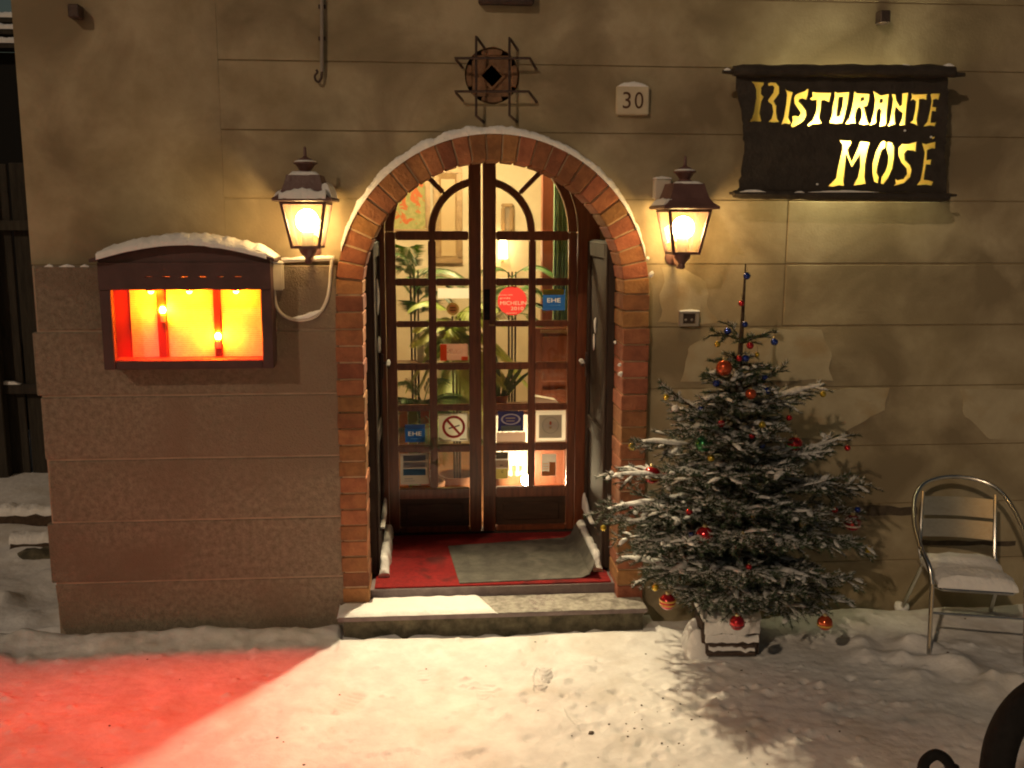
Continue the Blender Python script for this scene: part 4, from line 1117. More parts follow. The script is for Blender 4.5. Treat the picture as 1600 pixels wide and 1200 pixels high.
iron_bar((744, 57), (744, 181), (.055, -.055), (.05, -.03), -.070)
iron_bar((796, 59), (796, 180), (.055, -.055), (.05, -.03), -.070)
iron_bar((711, 91), (828, 91), (.045, -.04), (.045, -.05), -.084)
iron_bar((711, 143), (826, 143), (.045, -.04), (.055, -.05), -.084)

# ================================================================== SIGN
sg = thing('restaurant_sign', 'black scroll shaped sign with glowing yellow letters reading Ristorante Mose', 'sign', (2.4, -.08, 2.6))
SYF = -.158
def A_(L): return [(at(1160+x/6, 110+y/6, SYF).x, at(1160+x/6, 110+y/6, SYF).z) for x, y in L]
def B_(L): return [(at(1320+x/6, 110+y/6, SYF).x, at(1320+x/6, 110+y/6, SYF).z) for x, y in L]
LET = [
A_([(80,100),(120,105),(205,110),(205,130),(182,160),(180,220),(205,245),(182,290),(165,400),(182,470),(175,482),(110,475),(50,490),(90,450),(110,390),(130,260),(130,180),(110,130)]),
A_([(240,125),(270,110),(320,115),(350,150),(350,210),(320,255),(298,285),(312,312),(325,330),(322,390),(330,450),(350,482),(300,486),(245,482),(275,450),(290,390),(280,320),(245,295),(240,280),(265,245),(290,210),(300,160),(285,142),(245,146)]),
A_([(400,160),(420,185),(478,205),(465,250),(450,330),(435,440),(460,490),(440,503),(400,495),(365,510),(390,440),(410,330),(420,230)]),
A_([(625,172),(618,230),(602,275),(560,262),(535,270),(530,290),(560,320),(600,375),(605,420),(580,470),(540,500),(470,535),(455,520),(475,470),(470,430),(500,425),(530,430),(550,400),(530,370),(490,310),(485,260),(500,230),(540,210),(590,195),(605,174)]),
A_([(655,200),(690,205),(838,210),(815,298),(770,275),(745,280),(740,340),(725,440),(742,495),(710,500),(670,500),(617,524),(612,510),(660,470),(690,400),(700,330),(700,275),(650,280),(632,265),(660,245)]),
A_([(865,195),(900,212),(1008,203),(993,300),(965,420),(945,485),(880,500),(817,487),(840,430),(850,330),(868,250)]),
A_([(908,248),(948,244),(940,330),(915,430),(890,430),(890,380)]),
B_([(90,190),(120,215),(240,220),(230,280),(215,330),(185,337),(195,390),(215,470),(228,500),(180,510),(132,500),(155,460),(165,400),(155,357),(135,342),(115,370),(100,440),(108,490),(60,495),(5,500),(45,450),(70,350),(85,260)]),
B_([(265,185),(300,210),(345,235),(420,220),(410,300),(395,420),(392,500),(380,512),(325,525),(335,470),(345,380),(330,352),(310,370),(300,430),(298,490),(235,518),(252,480),(275,380),(285,270)]),
B_([(440,220),(480,225),(490,280),(520,335),(535,325),(540,215),(603,206),(590,300),(575,420),(568,512),(512,515),(540,450),(543,400),(510,372),(482,342),(470,400),(478,500),(405,523),(430,470),(445,350),(455,270)]),
B_([(625,210),(660,225),(778,220),(770,280),(735,265),(705,270),(700,350),(680,460),(690,523),(650,500),(612,490),(640,470),(660,380),(670,290),(640,270),(614,290),(630,250)]),
B_([(805,225),(830,215),(903,215),(885,280),(855,265),(835,275),(830,340),(865,345),(860,385),(825,380),(815,450),(812,490),(850,490),(865,480),(850,525),(800,515),(740,525),(775,480),(800,380),(815,290)]),
B_([(-50,655),(-5,660),(60,660),(66,682),(32,740),(46,800),(68,848),(120,740),(150,665),(238,675),(215,760),(195,880),(190,1000),(203,1060),(130,1073),(82,1080),(125,1000),(148,900),(145,785),(68,912),(17,790),(2,930),(-8,1030),(-5,1083),(-50,1075),(-105,1090),(-153,1085),(-80,1010),(-60,900),(-20,740),(-20,690)]),
B_([(355,662),(390,667),(384,722),(355,740),(328,820),(308,900),(303,960),(325,1000),(313,1063),(275,1040),(260,960),(260,870),(290,770),(325,700)]),
B_([(400,672),(445,675),(468,720),(465,830),(450,920),(410,1010),(370,1065),(338,1060),(345,1000),(380,950),(405,880),(413,810),(402,770),(392,730)]),
B_([(680,667),(670,765),(640,750),(590,745),(565,780),(570,840),(620,890),(635,930),(620,1000),(560,1055),(462,1083),(480,1060),(472,1012),(500,1030),(550,1020),(585,970),(580,920),(530,860),(505,800),(505,730),(540,690),(610,690)]),
B_([(725,682),(770,690),(858,668),(853,735),(820,730),(780,745),(775,840),(820,835),(810,885),(770,880),(752,980),(748,1025),(800,1030),(838,1042),(820,1080),(760,1070),(677,1075),(710,1030),(735,900),(750,770)]),
B_([(815,628),(852,620),(846,637),(820,642)]),
B_([(157,252),(183,247),(183,283),(153,288)]),
B_([(337,265),(358,265),(354,303),(333,303)]),
]
oy = []
def edgeline(p, q, n, amp, sd):
    out = []
    for i in range(n):
        t_ = i/n; a = Vector(p).lerp(Vector(q), t_); out.append((a.x+amp*nz(i*.9+sd, sd), a.y+amp*nz(sd, i*.8)))
    return out
C_ = {k: at(*v, SYF) for k, v in dict(tl=(1146, 104), l1=(1160, 180), l2=(1164, 235), bl=(1152, 306), br=(1480, 312), r1=(1476, 235), r2=(1482, 175), tr=(1481, 106)).items()}
K = ['bl', 'br', 'r1', 'r2', 'tr', 'tl', 'l1', 'l2']
outl = []
for i in range(len(K)):
    a, c = C_[K[i]], C_[K[(i+1) % len(K)]]
    outl += edgeline((a.x, a.z), (c.x, c.z), 9, .012, i*3.3)
fill('letter_board', outl, LET, SYF, SYF+.012, M['signblack'], sg)
tx0, tx1 = at(1172, 200, -.14).x, at(1474, 200, -.14).x; tz0, tz1 = at(1300, 296, -.14).z, at(1300, 122, -.14).z
MB().box(tx0, tx1, SYF+.013, SYF+.017, tz0, tz1).build('acrylic_panel', M['acrylic'], sg)
# the tube behind, on a batten
q = at(1322, 209, -.06)
MB().tube([(q.x-.27, -.092, q.z), (q.x+.25, -.092, q.z)], .013, 10).build('lamp_tube', M['tubelight'], sg, smooth=True)
MB().box(q.x-.32, q.x+.32, -.060, -.001, q.z-.02, q.z+.02).build('lamp_batten', M['plastic'], sg)
for x in (tx0+.03, tx1-.03): MB().box(x-.015, x+.015, SYF+.02, -.001, tz0+.05, tz1-.05).build('stand_off', M['iron'], sg)
def roll(name, a, c, r, n=26, seed=1, squash=.8):
    b = MB(); loops = []
    for i in range(n+1):
        p_ = a.lerp(c, i/n)
        rr = r*(1+.28*nz(i*.55, seed)+.12*nz(i*1.9, seed+5))*(.72 if i in (0, n) else 1)
        loops.append([p_+Vector((0, math.cos(k*math.pi/5)*rr, math.sin(k*math.pi/5)*rr*squash+.004*nz(i*.7, seed+k))) for k in range(10)])
    b.ring(loops); return b.build(name, M['signblack'], sg, smooth=True)
roll('top_roll', at(1146, 111, -.165), at(1490, 112, -.165), .046, seed=2)
roll('top_rod', at(1129, 112, -.150), at(1507, 117, -.150), .018, seed=9)
roll('bottom_roll', at(1146, 303, -.165), at(1482, 308, -.165), .036, seed=4)
roll('bottom_rod', at(1140, 302, -.150), at(1494, 305, -.150), .014, seed=6)
b = MB()
for x0, x1, y, h, yy in ((1205, 1245, 104.5, .010, -.17), (1400, 1424, 103.5, .014, -.17), (1470, 1492, 104, .022, -.165), (1155, 1196, 299, .012, -.185), (1262, 1372, 299.5, .010, -.188), (1130, 1142, 109.5, .014, -.15), (1240, 1256, 300, .008, -.185)):
    b.ribbon([(at(x0+(x1-x0)*i/8, y, yy)+Vector((0, 0, -.004)), Vector((0, .014, 0)), Vector((0, 0, h*(1-abs(i/4-1)**2)+.001))) for i in range(9)])
for x, y in ((1414, 204), (1277, 288), (1455, 214)): b.ball(at(x, y, SYF-.003), .008, 8, (1, .5, .8))
b.build('snow_bit', M['snow'], sg, smooth=True)

# ================================================================== BACKGROUND LEFT
FY = 3.62
fn = thing('board_fence', 'tall dark fence of upright boards beyond the left corner of the house', 'fence', (-4.2, FY, 0))
x = -6.6; rs = random.Random(4); proto = None
bw = .235
for i in range(19):
    h = .0
    if i % 6 == 0 or proto is None:
        pass
    b = MB(); zt3 = 2.85+rs.uniform(-.12, .16); zb3 = .08+rs.uniform(-.03, .03); y = FY+rs.uniform(-.012, .012)
    b.box(x+.008, x+bw-.008, y, y+.03, zb3, zt3)
    b.build('board', M['fence'], fn, bevel=.006)
    x += bw
MB().box(-6.6, -2.15, FY-.07, FY-.014, .88, .97).build('rail', M['fence'], fn, bevel=.006)
MB().box(-6.6, -2.15, FY-.07, FY-.014, 2.38, 2.47).build('rail', M['fence'], fn, bevel=.006)
for x0 in (-6.3, -4.05, -2.8): MB().box(x0, x0+.11, FY-.13, FY-.014, .05, 2.9).build('post', M['fence'], fn, bevel=.008)
b = MB()
for k in range(9):
    x0 = -6.3+k*.46+rs.uniform(-.1, .1); L_ = rs.uniform(.12, .3)
    b.ribbon([(Vector((x0+L_*i/6, FY-.042, .97)), Vector((0, .026, 0)), Vector((0, 0, .035*(1-abs(i/3-1)**2)+.002))) for i in range(7)])
b.build('snow_cap', M['snow'], fn, smooth=True)
shd = thing('shed', 'dark shed with snowy eaves rising behind the board fence', 'shed', (-6, 6.5, 0))
MB().box(-10, -2.6, 6.0, 10, 0, 4.3).build('wall', M['void'], shd)
for k, (z, yy) in enumerate(((4.32, 5.8), (4.50, 6.0), (4.66, 6.2))):
    MB().box(-10.2, -2.4, yy, yy+.3, z, z+.05).build('eave_board', M['fence'], shd)
    MB().ribbon([(Vector((-10.2+7.8*i/20, yy+.14, z+.05)), Vector((0, .15, 0)), Vector((0, 0, .07+.02*nz(i, k)))) for i in range(21)]).build('snow_strip', M['snow'], shd, smooth=True)
def log(px0, px1, py, yy, r, label):
    a, c = at(px0, py, yy), at(px1, py, yy); n = 12
    t = thing('log', label, 'log', ((a.x+c.x)/2, yy, 0), 'snowy logs beside the house corner')
    b = MB(); b.tube([a.lerp(c, i/n)+Vector((0, .02*nz(i*.5, r*50), .015*nz(i*.6, 2+r*9))) for i in range(n+1)], [r*(1+.15*nz(i*.8, 7)) for i in range(n+1)], 10)
    b.build('trunk', M['bark'], t, smooth=True)
    MB().ribbon([(a.lerp(c, i/n)+Vector((0, .02, r*.72)), Vector((0, r*.75, 0)), Vector((0, 0, .07+.025*nz(i*.7, 11)))) for i in range(n+1)]).build('snow_cap', M['snow'], t, smooth=True)
log(-60, 120, 818, 2.2, .11, 'thick snow covered log lying between the house corner and the fence')
log(20, 150, 862, 1.55, .10, 'short snowy log nearest the corner of the house')
tag(MB().ball(at(62, 862, 1.35)-Vector((0, 0, .05)), .13, 12, (1.3, .9, .7), .5).build('rock', M['riser'], smooth=True), 'dark rough rock poking out of snow beside the house corner', 'rock')

# ================================================================== SNOWY GROUND
def axis(lo, f0, f1, hi, step):
    L = [f0+(f1-f0)*i/int(round((f1-f0)/step)) for i in range(int(round((f1-f0)/step))+1)]
    a = []; s = step; v = f0
    while v > lo: s *= 1.5; v -= s; a.append(v)
    b_ = []; s = step; v = f1
    while v < hi: s *= 1.5; v += s; b_.append(v)
    return a[::-1]+L+b_
gx = axis(-60, -3.4, 4.0, 60, .014); gy = axis(-60, -2.0, 2.2, 60, .014)
def refine(L, c, w):
    out = []
    for a, b_ in zip(L[:-1], L[1:]):
        out.append(a)
        if abs((a+b_)/2-c) < w: out += [a+(b_-a)/3, a+(b_-a)*2/3]
    return out+[L[-1]]
_q = atz(848, 1058, .05); gx = refine(gx, _q.x, .12); gy = refine(gy, _q.y, .20)
PR = []      # prints: centre, angle, scale
q = atz(848, 1058, .05); PR.append((q.x, q.y, R(78), 1.0))
for px, py, an in ((730, 1182, 20), (610, 1178, 10), (540, 1098, 60), (1010, 1160, -30), (905, 1120, 100), (760, 1085, 84), (960, 1185, 70), (660, 1050, 95), (400, 1150, 20), (1080, 1170, 120)):
    q = atz(px, py, .05); PR.append((q.x, q.y, R(an), .9))
CL = []
rs = random.Random(12)
for k in range(120):
    CL.append((rs.uniform(-3, 3.6), rs.uniform(-1.9, -.25), rs.uniform(.012, .035), rs.uniform(-.012, .022)))
for k in range(260): CL.append((rs.uniform(-3, 3.6), rs.uniform(-1.9, -.25), rs.uniform(.012, .022), rs.choice((-1, 1, 1))*rs.uniform(.005, .018)))
for k in range(170): CL.append((rs.gauss(1.1, .5), rs.gauss(-1.25, .3), rs.uniform(.014, .034), rs.uniform(-.020, .010)))
for k in range(24): CL.append((rs.uniform(2.4, 3.1), rs.uniform(-1.2, -.5), rs.uniform(.04, .10), rs.uniform(.01, .05)))
for k in range(14): CL.append((rs.uniform(-2.9, -2.2), rs.uniform(-.4, 1.6), rs.uniform(.06, .16), rs.uniform(.02, .07)))
CELL = {}
for c in CL:
    for i in range(-1, 2):
        for j in range(-1, 2): CELL.setdefault((int(c[0]//.2)+i, int(c[1]//.2)+j), []).append(c)
def gz(x, y):
    if not (-5 < x < 5.2 and -3.2 < y < 4): return .03
    z = .042+.020*nz(x*.9, y*.9, 1)+.010*nz(x*3.1, y*3.1, 2)+.0045*nz(x*9, y*12, 3)+.0024*nz(x*26, y*26, 4)+.005*max(0, nz(x*5, y*5, 12))*nz(x*15, y*20, 14)
    # bank along the left wall and hollow right against it
    if x < -.55 and y < .05:
        d = -y
        c0 = .15+.07*nz(x*1.9, 31)+.03*nz(x*6, 33)
        z += .055*math.exp(-((d-c0)/.10)**2)*(.8+.9*nz(x*2.4, 4)+.5*nz(x*7, 14)) - .07*math.exp(-(d/(.04+.03*nz(x*3, 40)))**2)
        z += .014*nz(x*14, y*14, 8)*math.exp(-((d-.2)/.2)**2)
    elif -.62 < x < 1.36 and y < -.2:
        d = -.225-y; z += .020*math.exp(-((d-.10)/.12)**2)-.035*math.exp(-(d/.035)**2)*(1+nz(x*8, 3))
    elif x >= 1.36:
        d = -y; z += .05*math.exp(-((d-.22)/.2)**2)*(1+.7*nz(x*2.1, 6))*(1 if x > 2.1 else .3)-.08*math.exp(-(d/.07)**2)
    if x < -2.1 and y > -.2: z += .05*nz(x*2.5, y*2.5, 5)+.05*min(1, max(0, y)/3)
    for c in CELL.get((int(x//.2), int(y//.2)), ()):
        d2 = ((x-c[0])/c[2])**2+((y-c[1])/c[2])**2
        if d2 < 6: z += c[3]*math.exp(-d2)
    for px, py, an, s in PR:
        dx, dy = x-px, y-py
        if abs(dx) < .22 and abs(dy) < .22:
            u = (dx*math.cos(an)+dy*math.sin(an))/s; v = (-dx*math.sin(an)+dy*math.cos(an))/s
            w = .047+.010*math.cos((u-.04)*16)
            if abs(u) < .145 and abs(v) < w and not (-.075 < u < -.045):
                z -= (.5 if s < 1 else 1)*(.014+.012*math.sin(u*150+(0 if s < 1 else 6*math.cos(v*40)))*(1 if s == 1 else .5))*min(1, (w-abs(v))/.012, (.145-abs(u))/.02)
    return z
b = MB(); nx_ = len(gx)
vs = [(x, y, gz(x, y)) for y in gy for x in gx]
fs = [(j*nx_+i, j*nx_+i+1, (j+1)*nx_+i+1, (j+1)*nx_+i) for j in range(len(gy)-1) for i in range(nx_-1)]
me = bpy.data.meshes.new('snowy_ground'); me.from_pydata(vs, [], fs); me.materials.append(M['snowground'])
me.polygons.foreach_set('use_smooth', [True]*len(fs))
go = bpy.data.objects.new('snowy_ground', me); COL.objects.link(go); go['kind'] = 'structure'
# small dark brown specks lying on the snow
b = MB(); rs = random.Random(31)
for k in range(64):
    x, y = (rs.uniform(-2.8, 3.4), rs.uniform(-1.9, -.3)) if k < 34 else (rs.gauss(1.15, .25), rs.gauss(-1.35, .2))
    r_ = rs.uniform(.0025, .006)
    if k % 40 == 0: r_ = .013
    b.ball((x, y, gz(x, y)+r_*.3), r_, 5, (1.3, 1, .7), .6)
g = b.build('dark_specks', flat('speck_brown', (.13, .10, .08), .9)); g['kind'] = 'stuff'; g['label'] = 'small dark brown specks scattered over the snow'

# ================================================================== CHRISTMAS TREE
TB = Vector((1.69, -.50, .16)); TT = at(1165, 412, -.50)
tree = thing('christmas_tree', 'small snow dusted spruce hung with baubles beside the brick arch', 'tree', (1.69, -.5, .04))
def tr_at(h): return TB.lerp(TT, h)+Vector((.012*math.sin(h*7), .008*math.sin(h*9+1), 0))*(1-h)
MB().tube([tr_at(i/16) for i in range(17)], [.034*(1-i/16)**.8+.0035 for i in range(17)], 10).build('trunk', M['bark'], tree, smooth=True)
# block the tree stands in
rs = random.Random(5)
st = MB(); c = Vector((1.695, -.50, 0)); ang = R(-4)
ux = Vector((math.cos(ang), math.sin(ang), 0)); uy = Vector((-math.sin(ang), math.cos(ang), 0))
st.obox(c+Vector((0, 0, .14)), ux*.165, uy*.13, (0, 0, .115))
stand = st.build('log_stand', M['logend'], tree, bevel=.02, seg=2)
b = MB()
for k in range(5):
    z = .06+.042*k; y = -.132
    b.obox(c+uy*(-.134)+Vector((0, 0, z)), ux*(.14-.01*(k % 2)), uy*.008, (0, 0, .011+.004*(k % 3)))
b.build('log_split', M['logend'], stand, bevel=.004)
b = MB()
b.ribbon([(c+ux*(-.165+.33*i/10)+Vector((0, 0, .25)), uy*.128, Vector((0, 0, .045+.012*nz(i*.8, 5)))) for i in range(11)])
for zz_, hh_, w_ in ((.185, .07, .155), (.135, .045, .15), (.085, .02, .13)):
    b.ribbon([(c+ux*(-w_+2*w_*i/10)-uy*(.138+.006*nz(i*.9, zz_*40))+Vector((0, 0, zz_+.012*nz(i*.8, 3, zz_*30))), uy*(.014+.008*nz(i, 8, zz_*20)), Vector((0, 0, hh_*(1+.4*nz(i*.9, 5, zz_*50))))) for i in range(11)])
b.ribbon([(c-ux*(.20+.02*nz(i*.6, 9))-uy*(.15-.30*i/8)+Vector((0, 0, .0)), ux*.055, Vector((.03, 0, .17*min(1, (1-abs(i/4-1))*2.2+.12)+.03*nz(i*.7, 2)))) for i in range(9)])
b.build('snow_cover', M['snow'], stand, smooth=True)
NEED = 0
def clampw(p):
    if p.y > -.05: p = Vector((p.x, -.05-.02*(p.y+.05), p.z))
    # keep clear of the brick pier
    if p.x < 1.30 and p.x > -.6 and p.z > .15 and p.y > -.075: p = Vector((p.x, -.075, p.z))
    if p.z < .10: p = Vector((p.x, p.y, .10+.1*(.10-p.z)))
    return p
def branch(h, tip, rise=.10, sag=0.0, snow=.8, seed=0, dens=1.0):
    frost = .38 if h < .66 else .16
    global NEED
    rs = random.Random(seed); p0 = tr_at(h); tip = Vector(tip); L = (tip-p0).length
    mid = p0.lerp(tip, .5)+Vector((0, 0, rise*L-sag*L))
    P = [clampw(q) for q in bez(p0, mid, tip, 12)]
    P = [q+Vector((.010*nz(seed+i*.6, 1), .010*nz(seed, i*.6), .010*nz(i*.6, seed, 4)))*(i/12) for i, q in enumerate(P)]
    wood = MB(); wood.tube(P, [.0075*(.35+L)*(1-i/13)+.0018 for i in range(13)], 5)
    segs = []      # (polyline, start fraction for needles)
    segs.append((P, .22 if L > .3 else .05))
    n = int(max(3, L*25))
    for i in range(n):
        t_ = .18+.80*(i+rs.random()*.5)/n; k = min(11, int(t_*12)); f = t_*12-k
        q = P[k].lerp(P[k+1], f); tg = (P[k+1]-P[k]).normalized()
        side = tg.cross(Vector((0, 0, 1))); side = side.normalized() if side.length > .05 else Vector((1, 0, 0))
        sgn = 1 if i % 2 else -1
        l = (.06+.38*L*(1-t_)**.75*min(1, t_*3.2))*rs.uniform(.7, 1.15)
        d = (tg*rs.uniform(.55, .95)+side*sgn*rs.uniform(.6, 1.0)+Vector((0, 0, rs.uniform(-.50, .30)))).normalized()
        Q = [clampw(q+d*l*s_+Vector((0, 0, -.10*l*s_*s_*rs.uniform(.2, 1.5)))) for s_ in (0, .33, .67, 1)]
        wood.tube(Q, [.0026, .0022, .0018, .0012], 4)
        segs.append((Q, .05))
        if l > .13:
            for s2 in (-1, 1):
                q2 = Q[1].lerp(Q[2], rs.uniform(0, .8)); d2 = (d*.75+d.cross(Vector((0, 0, 1)))*s2*.7+Vector((0, 0, rs.uniform(-.2, .1)))).normalized()
                Q2 = [clampw(q2+d2*l*.45*s_) for s_ in (0, .5, 1)]
                wood.tube(Q2, [.0018, .0015, .001], 4); segs.append((Q2, .05))
    br = wood.build('branch', M['bark'], tree)
    nv, nf = [], []; wv_, wf_ = [], []
    snowb = MB()
    for Q, s0 in segs:
        tot = sum((Q[i+1]-Q[i]).length for i in range(len(Q)-1)); acc = 0
        for i in range(len(Q)-1):
            e = Q[i+1]-Q[i]; le = e.length; tg = e.normalized(); o1 = tg.orthogonal().normalized(); o2 = tg.cross(o1)
            m_ = max(1, int(le*700*dens))
            for k in range(m_):
                f = (k+rs.random())/m_
                if (acc+le*f)/tot < s0: continue
                a = rs.uniform(0, 2*math.pi); d = (o1*math.cos(a)+o2*math.sin(a))
                if d.z < -.6: d.z *= .4
                base = Q[i]+e*f; ln = rs.uniform(.018, .032)
                tipn = base+(d*.82+tg*.62).normalized()*ln
                if tipn.y > -.03: tipn.y = -.03
                wv = tg.cross(d).normalized()*.0023
                V_, F_ = (wv_, wf_) if (d.z > .0 and rs.random() < frost*1.25) else (nv, nf)
                b0 = len(V_); V_ += [base-wv, base+wv, tipn]; F_.append((b0, b0+1, b0+2))
            acc += le
    me = bpy.data.meshes.new('needles'); og = ORG[tree.name]
    me.from_pydata([v-og for v in nv], [], nf); me.materials.append(M['needle'])
    o = bpy.data.objects.new('needles', me); COL.objects.link(o); o.parent = br; ORG[o.name] = og; NEED += len(nf)
    o['kind'] = 'stuff'
    if wf_:
        me = bpy.data.meshes.new('frosted_needles'); me.from_pydata([v-og for v in wv_], [], wf_); me.materials.append(M['snowtree'])
        o = bpy.data.objects.new('frosted_needles', me); COL.objects.link(o); o.parent = br; ORG[o.name] = og; o['kind'] = 'stuff'
    for Q, s0 in segs:
        big = Q is P
        if rs.random() > (snow*2.2 if big else snow*.6): continue
        t0 = rs.uniform(.05, .35) if not big else rs.uniform(.25, .45); t1 = rs.uniform(.75, 1.0)
        
        nn_ = 9 if big else 6; rows_ = []
        w0 = rs.uniform(.007, .014)*(1.75 if big else 1)
        for i in range(nn_+1):
            t_ = t0+(t1-t0)*i/nn_; ft = t_*(len(Q)-1); k = min(len(Q)-2, int(ft)); q = Q[k].lerp(Q[k+1], ft-k)
            tg = (Q[k+1]-Q[k]); tg.z = 0; lat = Vector((-tg.y, tg.x, 0)); lat = lat.normalized() if lat.length > 1e-5 else Vector((1, 0, 0))
            s_ = w0*(.25+.75*math.sin(math.pi*min(1, max(0, (i+.35)/(nn_+.7)))))*(1+.45*nz(q.x*40, q.y*40, q.z*40))
            rows_.append((q+Vector((0, 0, .002)), lat*s_*1.25, Vector((0, 0, s_*1.0))))
        snowb.ribbon(rows_, False)
    if snowb.v: snowb.build('snow_load', M['snowtree'], br, smooth=True, kind='stuff')
# branches whose tips stand out in the photograph: height on trunk, tip pixel, depth of the tip
EXPL = [(.800, 1111, 517, -.56, .02), (.80, 1139, 503, -.40, .02), (.79, 1208, 516, -.50, .04), (.79, 1177, 524, -.66, .0), (.745, 1127, 560, -.60, .02), (.735, 1193, 572, -.62, .0), (.73, 1145, 552, -.62, .0),
 (.665, 1228, 572, -.56, -.02), (.64, 1120, 592, -.62, .0), (.64, 1150, 600, -.70, .0), (.60, 1030, 598, -.48, -.02), (.60, 1287, 600, -.44, -.03), (.60, 1228, 628, -.70, .0), (.58, 1045, 632, -.72, .06), (.58, 1120, 620, -.85, .06), (.56, 1260, 612, -.38, -.02),
 (.50, 985, 690, -.56, .02), (.50, 1333, 678, -.46, -.02), (.50, 1060, 672, -.95, .08), (.48, 1300, 705, -.72, .03), (.47, 1215, 668, -.98, .08), (.46, 1140, 690, -1.02, .10),
 (.40, 946, 742, -.62, .06), (.40, 1362, 757, -.48, .0), (.40, 1040, 738, -1.0, .10), (.39, 1318, 745, -.80, .06), (.38, 1240, 735, -1.05, .10), (.38, 1130, 745, -1.1, .11),
 (.33, 926, 803, -.60, .06), (.33, 960, 815, -.78, .08), (.32, 1350, 800, -.55, .05), (.32, 1010, 790, -1.0, .11), (.31, 1100, 790, -1.14, .12), (.30, 1200, 795, -1.14, .12), (.30, 1290, 800, -.95, .10),
 (.25, 955, 842, -.55, .08), (.25, 1362, 856, -.55, .05), (.24, 990, 850, -.95, .12), (.24, 1070, 850, -1.12, .13), (.23, 1160, 850, -1.2, .13), (.23, 1250, 855, -1.12, .12), (.23, 1330, 850, -.85, .09),
 (.17, 1003, 890, -.60, .09), (.17, 1345, 905, -.62, .08), (.16, 1030, 905, -.95, .12), (.15, 1105, 900, -1.10, .13), (.15, 1185, 905, -1.15, .13), (.15, 1270, 905, -1.02, .12),
 (.11, 1085, 935, -.85, .12), (.11, 1330, 940, -.66, .10), (.10, 1225, 945, -.95, .12), (.10, 1150, 945, -.98, .12), (.09, 1040, 920, -.62, .10), (.09, 1290, 955, -.8, .11)]
rsE = random.Random(9)
for i, (h, px, py, Y, rise) in enumerate(EXPL):
    h = h+rsE.uniform(-.06, .06) if h < .62 else h; rise += rsE.uniform(-.06, .09)
    branch(h, at(px, py, Y), rise, 0, .40 if h < .66 else (.08 if h > .70 else .24), 100+i, 1.0)
# fill between and towards the wall
rs = random.Random(77); i = 0
for h in [.72, .70, .68, .66, .64, .63, .60, .58, .615, .565, .545, .525, .505, .485, .46, .44, .425, .41, .385, .37, .355, .34, .32, .305, .29, .275, .26, .245, .225, .21, .195, .18, .165, .15, .13, .115]:
    for k in range(4):
        a = i*2.399+rs.uniform(-.3, .3); i += 1
        Lr = (.10+.86*(.82-h)**.92)*rs.uniform(.62, .92)
        p0 = tr_at(h); tip = p0+Vector((math.cos(a)*Lr, math.sin(a)*Lr*.95, Lr*rs.uniform(-.08, .38)-.10*(.5-h)))
        tip = clampw(tip)
        if tip.x < 1.02: tip.x = 1.02
        if tip.x > 2.42: tip.x = 2.42
        branch(h, tip, .09, 0, .34, 300+i, 1.0)
# the bare leader
nv, nf = [], []; rsl = random.Random(3)
for k in range(170):
    t_ = .74+.26*rsl.random(); q = tr_at(t_); a = rsl.uniform(0, 6.28); d = Vector((math.cos(a), math.sin(a), .7)).normalized()*.016; wv = Vector((-math.sin(a), math.cos(a), 0))*.0016
    b0 = len(nv); nv += [q-wv, q+wv, q+d]; nf.append((b0, b0+1, b0+2))
me = bpy.data.meshes.new('leader_needles'); og = ORG[tree.name]; me.from_pydata([v-og for v in nv], [], nf); me.materials.append(M['needle'])
o = bpy.data.objects.new('needles', me); COL.objects.link(o); o.parent = tree; o['kind'] = 'stuff'

# ------------------------------------------------------------------ baubles
def gloss(name, c, r=.12):
    if name not in M:
        mt, n, l, p = nodes(name); p.inputs['Base Color'].default_value = (*c, 1); p.inputs['Roughness'].default_value = r
        p.inputs['Metallic'].default_value = .65; p.inputs['Coat Weight'].default_value = .6; p.inputs['Coat Roughness'].default_value = .05
        M[name] = mt
    return M[name]
BC = {'blue': (.02, .05, .30), 'red': (.55, .02, .03), 'gold': (.62, .45, .05), 'green': (.03, .22, .08), 'orange': (.62, .10, .03)}
def bauble(px, py, rp, col, label, band=None):
    x = at(px, py, -.5).x; h = max(0, min(1, (at(px, py, -.5).z-TB.z)/(TT.z-TB.z)))
    rad = .06+.80*max(0, .86-h); off = abs(x-tr_at(h).x)
    Y = -.5-math.sqrt(max(.0025, rad*rad-off*off))*.86 if off < rad else -.56
    Y = min(Y, -.12)
    c = at(px, py, Y); r = rp*((c-CAM).dot(FW))/CF
    big = rp > 8
    t = thing('bauble', label, 'bauble', c-Vector((0, 0, r)), 'large painted baubles' if big else 'small glass baubles')
    MB().ball(c, r, 16 if big else 12).build('glass_ball', gloss('glass_'+col, BC[col]), t, smooth=True)
    MB().lathe([(r*.28, 0), (r*.28, r*.22), (r*.2, r*.3), (.0005, r*.3)], c+Vector((0, 0, r*.93)), 10).build('cap', gloss('cap_gold', (.6, .5, .25), .3), t, smooth=True)
    MB().tube(smoothpts([c+Vector((0, 0, r*1.2)), c+Vector((.002, 0, r*1.2+.012)), c+Vector((0, .01, r*1.2+.03))], 3), .0011, 4).build('thread', M['iron'], t)
    if band:
        for k, bc in enumerate(band):
            z = (-.25+.45*k)*1.0; rr = math.sqrt(1-z*z)
            b = MB(); b.lathe([(r*rr*1.0, r*(z-.11)), (r*(rr+.035), r*(z-.09)), (r*(rr+.035), r*(z+.09)), (r*rr*1.0, r*(z+.11))], c, 18)
            b.build('painted_band', flat('paint_'+bc, {'white': (.75, .68, .6), 'gold': (.6, .42, .08), 'green': (.05, .3, .1), 'dark': (.12, .03, .04)}[bc], .35), t, smooth=True)
